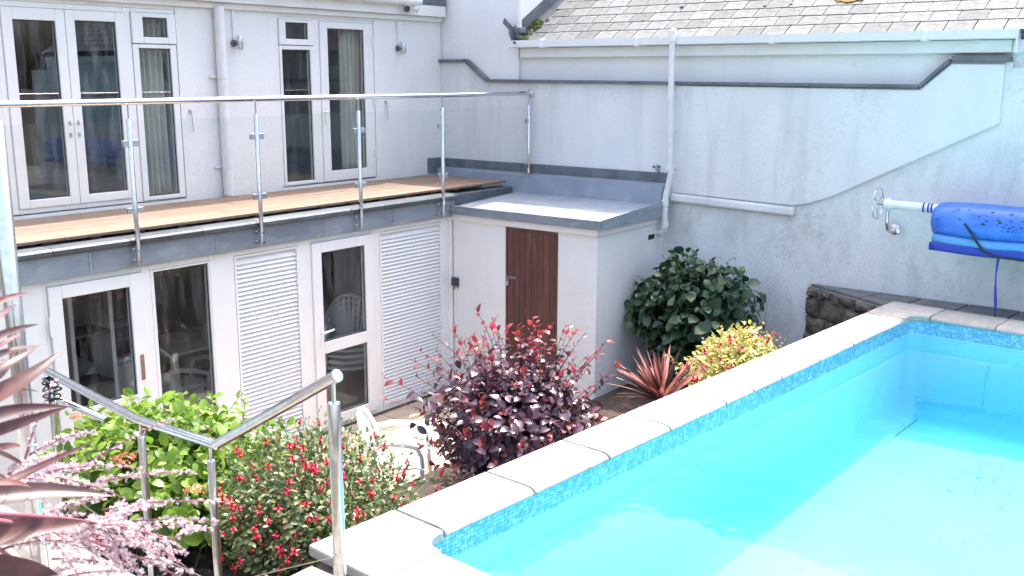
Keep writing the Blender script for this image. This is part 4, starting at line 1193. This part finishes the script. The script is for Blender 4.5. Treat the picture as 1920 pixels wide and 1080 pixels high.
def orient(p, d, nrm_up=Vector((0, 0, 1)), rollv=0.0, s=1.0):
    d = d.normalized()
    x = d.cross(nrm_up)
    if x.length < 1e-3: x = Vector((1, 0, 0))
    x.normalize(); z = x.cross(d)
    R_ = Matrix((x, d, z)).transposed().to_4x4()
    return Matrix.Translation(p) @ R_ @ Matrix.Rotation(rollv, 4, 'Y') @ Matrix.Scale(s, 4)

def foliage(root, name, geos, mats, places, nparts=300):
    """places: (Matrix, geo index, material index); the leaves that face the camera most become single parts"""
    tocam = None
    pls = sorted(places, key=lambda q: (q[0].translation-CAM).length)
    if nparts:
        cache = {}
        for Mx, gi, mi in pls[:nparts]:
            if (gi, mi) not in cache:
                b = MB(); b.add(*geos[gi]); cache[(gi, mi)] = b.mesh(name, mats[mi], True)
            piece(name, cache[(gi, mi)], Mx, root)
    rest = pls[nparts:]
    if rest:
        b = MB()
        for Mx, gi, mi in rest: b.add(geos[gi][0], geos[gi][1], mi, Mx)
        tag(b.build('foliage', mats, root, smooth=True, auto=False), kind='stuff')

def rdir(rnd, zmin=-1.0):
    while True:
        v = Vector((rnd.gauss(0, 1), rnd.gauss(0, 1), rnd.gauss(0, 1)))
        if v.length > .1:
            v.normalize()
            if v.z >= zmin: return v

def bezier(p0, p1, p2, t): return p0*(1-t)**2 + p1*2*t*(1-t) + p2*t*t

def shoot_bush(root, base, cen, rad, n, leaves, geos, mats, rnd, size=(.8, 1.2), start=.35, tipmat=None, tipn=3, stem_m='stem', spread=.12, zmin=-.15, nparts=300, lean=.5, hang=0.0, red_frac=0.0, tips=None, stemr=.006, name='leaf', inner=.55, fill=0, shoots=None):
    places = []; st = MB()
    ends = []
    for i in range(n):
        d = rdir(rnd, zmin); k = rnd.uniform(inner, 1.0)**.6
        e = cen+Vector((d.x*rad[0], d.y*rad[1], d.z*rad[2]))*k
        ends.append(e)
    if shoots:
        for i in range(shoots[0]):
            a = rnd.uniform(0, 2*PI); q = rnd.uniform(.1, .95)
            ends.append(cen+Vector((rad[0]*q*math.cos(a), rad[1]*q*math.sin(a), rnd.uniform(shoots[1], shoots[2])*(1-.35*q*q))))
    if tips: ends += [Vector(q) for q in tips]
    for e in ends:
        b0 = base+Vector((rnd.gauss(0, spread), rnd.gauss(0, spread), 0))
        mid = (b0+e)/2+Vector((0, 0, (e-b0).length*.15))+Vector((rnd.gauss(0, .05), rnd.gauss(0, .05), 0))+(b0-e)*Vector((.12, .12, 0)).length*lean*.0
        mid.x = b0.x+(e.x-b0.x)*.35; mid.y = b0.y+(e.y-b0.y)*.35
        pts = [bezier(b0, mid, e, k/6) for k in range(7)]
        st.tube(pts, [stemr*(1-.75*k/6) for k in range(7)], 5, caps=False)
        for q in range(leaves):
            f = start+(1-start)*(q+rnd.random()*.6)/leaves
            p = bezier(b0, mid, e, min(1, f))
            tdir = (bezier(b0, mid, e, min(1, f)+.02)-p).normalized()
            ang = q*2.4+rnd.uniform(-.4, .4)
            x = tdir.cross(Vector((.3, .7, .2))).normalized(); y = tdir.cross(x)
            out = x*math.cos(ang)+y*math.sin(ang)
            ld = (out*1.0+tdir*rnd.uniform(.2, .8)+Vector((0, 0, -hang))).normalized()
            if q >= leaves-2: ld = (out*.6+tdir).normalized()
            s = rnd.uniform(*size)*(1-.35*max(0, f-.7)/.3)
            mi = 0
            if tipmat is not None and (q >= leaves-tipn or rnd.random() < red_frac): mi = tipmat
            places.append((orient(p, ld, tdir if rnd.random() < .75 else Vector((0, 0, 1)), rnd.uniform(-.5, .5), s), rnd.randrange(len(geos)), mi))
    lumps = [rdir(rnd, -.3) for _ in range(9)]
    for i in range(fill):
        d = rdir(rnd, zmin); k = rnd.uniform(.45, .97)*(.74+.34*max(0, max(d.dot(l_) for l_ in lumps))**7)*(1.12 if rnd.random() < .08 else 1)
        p = cen+Vector((d.x*rad[0], d.y*rad[1], d.z*rad[2]))*k
        ld = (d+rdir(rnd)*.9+Vector((0, 0, -hang*.6))).normalized()
        places.append((orient(p, ld, (d+Vector((0, 0, .8))+rdir(rnd)*.5).normalized(), rnd.uniform(-.4, .4), rnd.uniform(*size)), rnd.randrange(len(geos)), 0))
    st.build('stems', M[stem_m], root, smooth=True, auto=False)
    foliage(root, name, geos, mats, places, nparts)
    return ends

rnd = random.Random(7)
# --- purple smoke bush
LM_dark = leafmat('purple_leaf', (.045, .024, .042), (.10, .050, .080), (.20, .095, .14), .30, .18, .6)
LM_red = leafmat('red_young_leaf', (.20, .025, .035), (.33, .045, .06), (.26, .05, .04), .38, .42)
sbsh = thing('smoke_bush', 'large dark purple bush with red shoot tips in front of the outhouse', 'bush', (-4.0, -3.0, BZ))
tips = []
geos = [leaf_geo(.092, .050, .28, .3), leaf_geo(.080, .046, .35, .15), leaf_geo(.098, .056, .2, .5)]
tp = [(-4.25, -2.75, 2.10), (-4.18, -2.86, 2.02), (-4.52, -2.52, 1.90), (-4.40, -2.62, 1.93), (-4.05, -3.0, 1.95), (-3.55, -3.35, 1.85), (-3.40, -3.48, 1.78), (-3.22, -3.50, 1.55), (-3.2, -3.55, 1.5), (-4.85, -2.3, 1.58), (-4.9, -2.35, 1.42), (-4.7, -2.45, 1.72), (-3.75, -3.15, 1.95), (-3.9, -3.1, 1.98), (-3.62, -3.2, 1.9)]
shoot_bush(sbsh, Vector((-4.0, -3.02, BZ)), Vector((-4.05, -3.0, 1.08)), (.88, .86, .60), 150, 18, geos, [LM_dark, LM_red], rnd, (.55, 1.3), .25, 1, 3, 'stem', .10, -.75, 300, red_frac=.03, fill=1500, shoots=(60, .55, .95), tips=tp, stemr=.008)
# --- dark green hydrangea by the wall
LM_hd = leafmat('dark_green_leaf', (.030, .072, .034), (.048, .105, .046), (.075, .14, .06), .36, .15, .5)
wh = thing('wall_hydrangea', 'dark green broad leaved shrub growing against the shaded wall beside the outhouse', 'shrub', (-.6, -2.85, BZ))
geos = [leaf_geo(.135, .105, .18, .30), leaf_geo(.12, .09, .25, .2), leaf_geo(.145, .11, .12, .4)]
shoot_bush(wh, Vector((-.55, -2.85, BZ)), Vector((-.62, -2.80, 1.40)), (.46, .84, .66), 125, 12, geos, [LM_hd], rnd, (.55, 1.25), .34, None, 0, 'greenstem', .16, -.6, 300, hang=.35, fill=650, shoots=(22, .35, .72), tips=[(-.8, -3.3, 2.08), (-.75, -3.38, 2.0), (-.75, -2.2, 1.75), (-.8, -2.6, 2.1), (-.8, -2.85, 2.06), (-.8, -3.6, 1.55)])
# --- bright hydrangea in the raised bed
LM_lime = leafmat('lime_leaf', (.08, .17, .022), (.19, .32, .042), (.31, .41, .09), .42, .45)
hy = thing('lime_hydrangea', 'bright lime green hydrangea bush behind the stair handrail', 'bush', (-6.5, -1.9, .82))
geos = [leaf_geo(.105, .066, .25, .25), leaf_geo(.09, .055, .3, .15), leaf_geo(.12, .075, .2, .35)]
hyends = shoot_bush(hy, Vector((-6.5, -1.95, .82)), Vector((-6.5, -2.0, 1.20)), (.74, 1.1, .50), 150, 15, geos, [LM_lime], rnd, (.7, 1.15), .35, None, 0, 'greenstem', .25, -.35, 300, fill=1300, shoots=(45, .30, .60),
   tips=[(-6.88, -1.75, 1.72), (-6.74, -1.72, 1.70), (-6.6, -1.95, 1.72), (-6.25, -2.1, 1.62), (-6.95, -1.62, 1.66), (-5.95, -2.3, 1.5), (-6.45, -2.0, 1.62), (-7.1, -1.5, 1.5), (-5.9, -2.55, 1.42), (-6.3, -1.7, 1.6)])
LM_or = leafmat('orange_flower', (.62, .16, .10), (.72, .26, .16), (.60, .30, .24), .6, .35)
LM_gb = leafmat('green_bud', (.38, .46, .10), (.50, .55, .16), (.44, .44, .12), .6, .35)
def flower_head(root, c, r, m, n=60, flat=.4):
    b = MB(); v, f = leaf_geo(r*.34, r*.28, .1, .1, 2)
    for i in range(n):
        d = rdir(rnd, -.1); p = c+Vector((d.x*r, d.y*r, d.z*r*flat))
        b.add(v, f, 0, orient(p, rdir(rnd), d, 0, rnd.uniform(.7, 1.2)))
    b.build('flower_head', m, root)
for p, r, m in (((-6.98, -2.10, 1.50), .075, LM_or), ((-6.88, -2.70, 1.42), .06, LM_or), ((-6.36, -2.20, 1.56), .045, LM_or), ((-6.84, -1.75, 1.74), .04, LM_gb), ((-6.72, -1.70, 1.71), .04, LM_gb), ((-7.02, -1.62, 1.70), .045, LM_or), ((-7.1, -1.85, 1.4), .04, LM_gb)):
    flower_head(hy, Vector(p), r, m)
# --- fuchsias
LM_fg = leafmat('fuchsia_leaf', (.05, .10, .036), (.13, .19, .07), (.30, .25, .10), .33, .32)
LM_yl = leafmat('golden_leaf', (.32, .34, .08), (.50, .47, .16), (.56, .42, .22), .5, .35)
LM_fr = leafmat('fuchsia_flower', (.52, .012, .035), (.64, .03, .06), (.58, .02, .12), .45, .35)
def fuchsia_flower_mesh():
    b = MB()
    b.tube([(0, 0, 0), (0, 0, -.012), (0, 0, -.026)], [.002, .0045, .0055], 6)
    v, f = leaf_geo(.026, .011, .2, -.2, 3)
    for i in range(4):
        a = i*PI/2
        d = Vector((math.cos(a), math.sin(a), -.45)); b.add(v, f, 0, orient(Vector((0, 0, -.022)), d))
    b.tube([(0, 0, -.026), (0, 0, -.034), (0, 0, -.044)], [.005, .010, .007], 7)
    for i in range(3): b.tube([(0, 0, -.04), (.002*math.cos(i*2), .002*math.sin(i*2), -.068)], .0008, 4)
    return b.mesh('flower', LM_fr, True)
ffm = fuchsia_flower_mesh()
def fuchsia(root, base, cen, rad, n, leaves, nfl, lm, size, fscale, tips=None, leafL=.034, fill=0):
    g_ = [leaf_geo(leafL, leafL*.55, .2, .2, 3), leaf_geo(leafL*.85, leafL*.5, .3, .1, 3)]
    ends = shoot_bush(root, base, cen, rad, n, leaves, g_, [lm], rnd, size, .30, None, 0, 'stem', .16, -.6, 0, tips=tips, stemr=.004, fill=fill)
    for i in range(nfl):
        e = rnd.choice(ends); d = (e-cen)
        p = cen+d*rnd.uniform(.8, 1.02)+Vector((rnd.gauss(0, .03), rnd.gauss(0, .03), rnd.gauss(0, .03)))
        if i % 2 == 0:   # flowers show most on the side turned to the light and the steps
            q = Vector((-.6, -.55, .45)); q = (q+rdir(rnd)*.8).normalized()
            p = cen+Vector((q.x*rad[0], q.y*rad[1], q.z*rad[2]))*rnd.uniform(.9, 1.08)
        piece('flower', ffm, Matrix.Translation(p) @ Euler((rnd.uniform(-.5, .5), rnd.uniform(-.5, .5), rnd.uniform(0, 6))).to_matrix().to_4x4() @ Matrix.Scale(fscale*rnd.uniform(.8, 1.2), 4), root)
fu = thing('red_fuchsia', 'bushy red flowered fuchsia between the handrail and the pool corner', 'bush', (-6.6, -3.5, .85))
fuchsia(fu, Vector((-6.6, -3.5, .85)), Vector((-6.50, -3.42, 1.30)), (.62, .88, .62), 280, 26, 210, LM_fg, (.7, 1.25), 1.1, tips=[(-6.45, -3.40, 2.0), (-6.3, -3.5, 1.9), (-6.1, -3.9, 1.55), (-5.95, -3.9, 1.5), (-6.15, -3.8, 1.6)], leafL=.042, fill=7000)
yf = thing('golden_fuchsia', 'low golden leaved fuchsia with red flowers beside the pool coping', 'bush', (-2.5, -4.0, BZ))
fuchsia(yf, Vector((-2.5, -4.05, BZ)), Vector((-2.28, -4.12, 1.43)), (.74, .42, .33), 170, 22, 60, LM_yl, (.8, 1.3), 1.35, tips=[(-3.1, -3.85, 1.66), (-3.0, -3.8, 1.62), (-1.95, -4.2, 1.75), (-2.1, -4.15, 1.74), (-1.85, -4.25, 1.66)], leafL=.05, fill=2200)
# --- strap-leaved plants
def strap(root, p0, p1, p2, W, m, seed, n=9, name='leaf', up_=Vector((0, 0, 1))):
    r_ = random.Random(seed); b = MB(); vv = []
    p0, p1, p2 = Vector(p0), Vector(p1), Vector(p2)
    side0 = (p2-p0).cross(up_)
    if side0.length < 1e-4: side0 = Vector((1, 0, 0))
    side0.normalize()
    tilt = r_.uniform(-.5, .5)
    for i in range(n+1):
        f = i/n; p = bezier(p0, p1, p2, f)
        tdir = (bezier(p0, p1, p2, min(1, f+.02))-bezier(p0, p1, p2, max(0, f-.02))).normalized()
        s = (side0-tdir*side0.dot(tdir)).normalized(); nn_ = s.cross(tdir)
        s = s*math.cos(tilt)+nn_*math.sin(tilt); nn_ = s.cross(tdir)
        w = W*.5*min(1, .45+f*2.2)*max(0, (1-f**2.6))**.9
        vv += [p-s*w+nn_*w*.25, p-s*w*.45+nn_*w*.04, p, p+s*w*.45+nn_*w*.04, p+s*w+nn_*w*.25]
    fs = [(i*5+j, i*5+j+1, (i+1)*5+j+1, (i+1)*5+j) for i in range(n) for j in range(4)]
    b.add(vv, fs); return b.build(name, m, root, smooth=True, auto=False)
LM_cr = mat('bronze_strap_leaf', (.042, .018, .021), (.09, .038, .041), 3.0, (6, 6, 6), .35, c3=(.45, .30, .08), s3=9, t3=(.70, .78), var=.35, trans=.25)
LM_pk = mat('pink_edged_strap_leaf', (.30, .095, .08), (.42, .20, .17), 4.0, (5, 5, 5), .45, var=.4, trans=.25)
LM_br = mat('pinkish_strap_leaf', (.095, .038, .038), (.19, .085, .08), 4.0, (5, 5, 5), .4, var=.3, trans=.25)
cy = thing('red_cordyline', 'small spiky red cordyline beside the pool coping in front of the dark shrub', 'cordyline', (-3.15, -3.85, BZ))
cc = Vector((-3.16, -3.86, 1.26))
b = MB(); b.tube([(cc.x, cc.y, BZ-.05), (cc.x, cc.y, 1.26)], [.03, .022], 8); b.build('trunk', M['stem'], cy, smooth=True)
for i in range(90):
    d = rdir(rnd, -.15); L_ = rnd.uniform(.40, .58)*(1 if d.z < .75 else .9)
    d = (d+Vector((0, 0, .25))).normalized()
    p2 = cc+d*L_+Vector((0, 0, -.07*(1-d.z)))
    strap(cy, cc+d*.02, cc+d*L_*.55+Vector((0, 0, .02)), p2, rnd.uniform(.028, .042), LM_pk if i % 3 else LM_cr, i, 6)
nc = thing('purple_cordyline', 'large bronze purple strap leaved cordyline at the left edge of the picture', 'cordyline', (-9.43, -5.52, 2.32))
C0 = Vector((-9.43, -5.52, 3.08))
b = MB(); b.tube([(-9.43, -5.52, 2.30), (-9.43, -5.52, 2.8), (-9.43, -5.52, 3.40)], [.045, .035, .025], 10); b.build('trunk', M['stem'], nc, smooth=True)
LEAVES = [([-9.225, -5.553, 3.428], [-9.125, -5.485, 3.418], 0.0095), ([-9.197, -5.484, 3.38], [-9.114, -5.391, 3.377], 0.011), ([-9.223, -5.531, 3.345], [-9.107, -5.483, 3.34], 0.0108), ([-9.202, -5.478, 3.307], [-9.111, -5.396, 3.304], 0.0124), ([-9.203, -5.476, 3.285], [-9.082, -5.436, 3.274], 0.0173), ([-9.268, -5.614, 3.291], [-9.149, -5.56, 3.313], 0.014), ([-9.282, -5.633, 3.243], [-9.127, -5.613, 3.302], 0.0394), ([-9.203, -5.443, 3.135], [-9.038, -5.464, 3.111], 0.0278), ([-9.269, -5.585, 3.146], [-9.108, -5.588, 3.157], 0.0238), ([-9.278, -5.596, 3.109], [-9.197, -5.516, 3.066], 0.0095), ([-9.215, -5.429, 2.95], [-8.986, -5.497, 3.024], 0.0154), ([-9.272, -5.555, 2.979], [-9.052, -5.655, 2.93], 0.0439), ([-9.249, -5.481, 2.856], [-9.054, -5.54, 2.832], 0.0481), ([-9.298, -5.574, 2.821], [-9.165, -5.572, 2.744], 0.0488), ([-9.209, -5.478, 3.241], [-9.127, -5.378, 3.258], 0.0124), ([-9.3, -5.626, 3.04], [-9.205, -5.569, 2.98], 0.0118)]
for i, (mid, tip, w) in enumerate(LEAVES):
    mid = Vector(mid); tip = Vector(tip)
    # bezier control so that the curve passes near mid
    r0 = C0+(mid-C0)*.08; r0.z = C0.z+.8*(mid.z-C0.z)-.02
    tm = .5
    d0, d1 = (mid-r0).length, (tip-mid).length
    tm = d0/(d0+d1)
    ctl = (mid-r0*(1-tm)**2-tip*tm*tm)/(2*tm*(1-tm))
    strap(nc, r0, ctl, tip, max(.03, w*1.4) if w > .02 else w*2.2, LM_cr if i % 3 else LM_br, 100+i, 14, up_=Vector((-.35, -.75, .62)))
for i in range(46):
    a = rnd.uniform(0, 2*PI)
    d = Vector((math.cos(a), math.sin(a), rnd.uniform(-.5, 1.1)))
    # keep the crown dense away from the picture; leaves on the picture side are listed above
    if d.dot(Vector((.61, -.79, 0))) > .1: continue
    d.normalize(); L_ = rnd.uniform(.38, .62)
    tip = C0+d*L_+Vector((0, 0, -.12))
    if (tip-CAM).length < .8: continue
    strap(nc, C0+d*.03, C0+d*L_*.5+Vector((0, 0, .06)), tip, rnd.uniform(.035, .05), LM_cr, 300+i, 10)
# its flower panicles
LM_fl = leafmat('pinkish_floret', (.56, .45, .49), (.66, .59, .61), (.44, .24, .31), .6, .3)
fl_ = MB(); sm = MB()
v5, f5 = leaf_geo(.0105, .0055, .1, .2, 2)
def spike(p0, p1, n, rnd, r=.011, dens=1.0):
    p0, p1 = Vector(p0), Vector(p1)
    mid = (p0+p1)/2+Vector((0, 0, .03)); pts = [bezier(p0, mid, p1, k/8) for k in range(9)]
    sm.tube(pts, [.0035*(1-.6*k/8) for k in range(9)], 5)
    for i in range(n):
        f = rnd.uniform(.12, 1)
        p = bezier(p0, mid, p1, f)+rdir(rnd)*r*(1.15-.6*f)
        ax = rdir(rnd)
        s = rnd.uniform(.7, 1.25)*(1.1-.45*f)
        for k in range(5):
            x = ax.orthogonal().normalized(); y = ax.cross(x)
            d = x*math.cos(k*1.2566)+y*math.sin(k*1.2566)+ax*.5
            fl_.add(v5, f5, 0, orient(p, d, ax, 0, s))
root_ = C0+Vector((.02, -.02, -.10))
mains = [((-8.86, -5.20, 2.60)), ((-8.98, -5.10, 2.62)), ((-8.80, -5.32, 2.56)), ((-9.02, -5.22, 2.52)), ((-8.92, -5.08, 2.80)), ((-8.74, -5.40, 2.62))]
for m_ in mains:
    m_ = Vector(m_); sm.tube([bezier(root_, (root_+m_)/2+Vector((0, 0, .05)), m_, k/6) for k in range(7)], [.008, .0075, .007, .006, .005, .0045, .004], 6)
    for k in range(9):
        st_ = bezier(root_, (root_+m_)/2+Vector((0, 0, .05)), m_, rnd.uniform(.5, 1))
        off = Vector((rnd.uniform(.02, .22), rnd.uniform(-.20, .12), rnd.uniform(-.17, .04)))
        spike(st_, st_+off, 46, rnd)
for a_, e_, n in (((-8.90, -5.12, 2.78), (-8.665, -5.325, 2.95), 42), ((-8.90, -5.20, 2.78), (-8.66, -5.40, 2.80), 70), ((-8.88, -5.22, 2.66), (-8.64, -5.48, 2.66), 80), ((-8.96, -5.02, 2.84), (-8.86, -5.04, 3.06), 34), ((-8.96, -5.05, 2.86), (-8.80, -5.13, 2.90), 60), ((-8.92, -5.15, 2.62), (-8.70, -5.40, 2.56), 90), ((-8.95, -5.10, 2.55), (-8.80, -5.25, 2.50), 90), ((-8.85, -5.22, 2.70), (-8.62, -5.50, 2.72), 60)):
    spike(a_, e_, n, rnd)
tag(fl_.build('florets', LM_fl, nc), kind='stuff')
sm.build('flower_stalks', leafmat('purple_stalk', (.20, .06, .09), (.30, .12, .15), None, .5, 0), nc, smooth=True, auto=False)
# --- red ground cover beside the coping, feathery pink plant, weed on the flashing
gcov = thing('red_leaf_plant', 'low orange red leaved plant on the soil beside the pool coping', 'plant', (-3.6, -4.0, BZ))
shoot_bush(gcov, Vector((-3.75, -3.95, BZ)), Vector((-3.82, -3.98, 1.14)), (.48, .24, .26), 60, 9, [leaf_geo(.06, .035, .2, .2), leaf_geo(.05, .03, .3, .1)], [LM_red, leafmat('orange_red_leaf', (.46, .07, .03), (.55, .12, .05), (.40, .05, .06), .4, .4)], rnd, (.7, 1.2), .4, 1, 3, 'stem', .14, 0, 60, stemr=.003)
ft = thing('feathery_pink_plant', 'small feathery pink seed heads in front of the purple bush by the coping', 'plant', (-4.6, -4.1, BZ))
st = MB(); hd = MB(); v2, f2 = leaf_geo(.012, .004, .1, .1, 2)
for i in range(26):
    e = Vector((-4.72+rnd.gauss(0, .10), -4.08+rnd.gauss(0, .06), 1.20+rnd.gauss(0, .07)))
    st.tube([(-4.7, -4.08, BZ), (e+Vector((-4.7, -4.08, BZ)))/2+Vector((0, 0, .1)), e], .0018, 4)
    for k in range(34): hd.add(v2, f2, 0, orient(e+rdir(rnd)*rnd.uniform(.01, .045), rdir(rnd)))
st.build('stems', M['greenstem'], ft); tag(hd.build('seed_heads', leafmat('pink_seed', (.45, .14, .14), (.55, .25, .24), None, .6, .4), ft), kind='stuff')
wd = thing('weed_sprout', 'tiny green weed growing from the flashing beside the pale downpipe', 'weed', (-.03, -1.95, 2.82))
shoot_bush(wd, Vector((-.03, -1.98, 2.82)), Vector((-.05, -1.95, 2.87)), (.03, .06, .06), 7, 4, [leaf_geo(.03, .018, .2, .2, 3)], [LM_hd], rnd, (.7, 1.2), .3, None, 0, 'greenstem', .01, 0, 28, stemr=.0015)
gs = thing('grass_tuft', 'thin dark grass blades by the wall behind the golden fuchsia', 'grass', (-.9, -3.85, BZ))
for i in range(16):
    e = Vector((-1.0+rnd.gauss(0, .10), -3.75+rnd.gauss(0, .10), 1.5+rnd.gauss(0, .14)))
    strap(gs, (-1.0+rnd.gauss(0, .03), -3.75+rnd.gauss(0, .03), BZ), (-1.0, -3.75, 1.1), e, .012, LM_hd, 700+i, 6, 'blade')
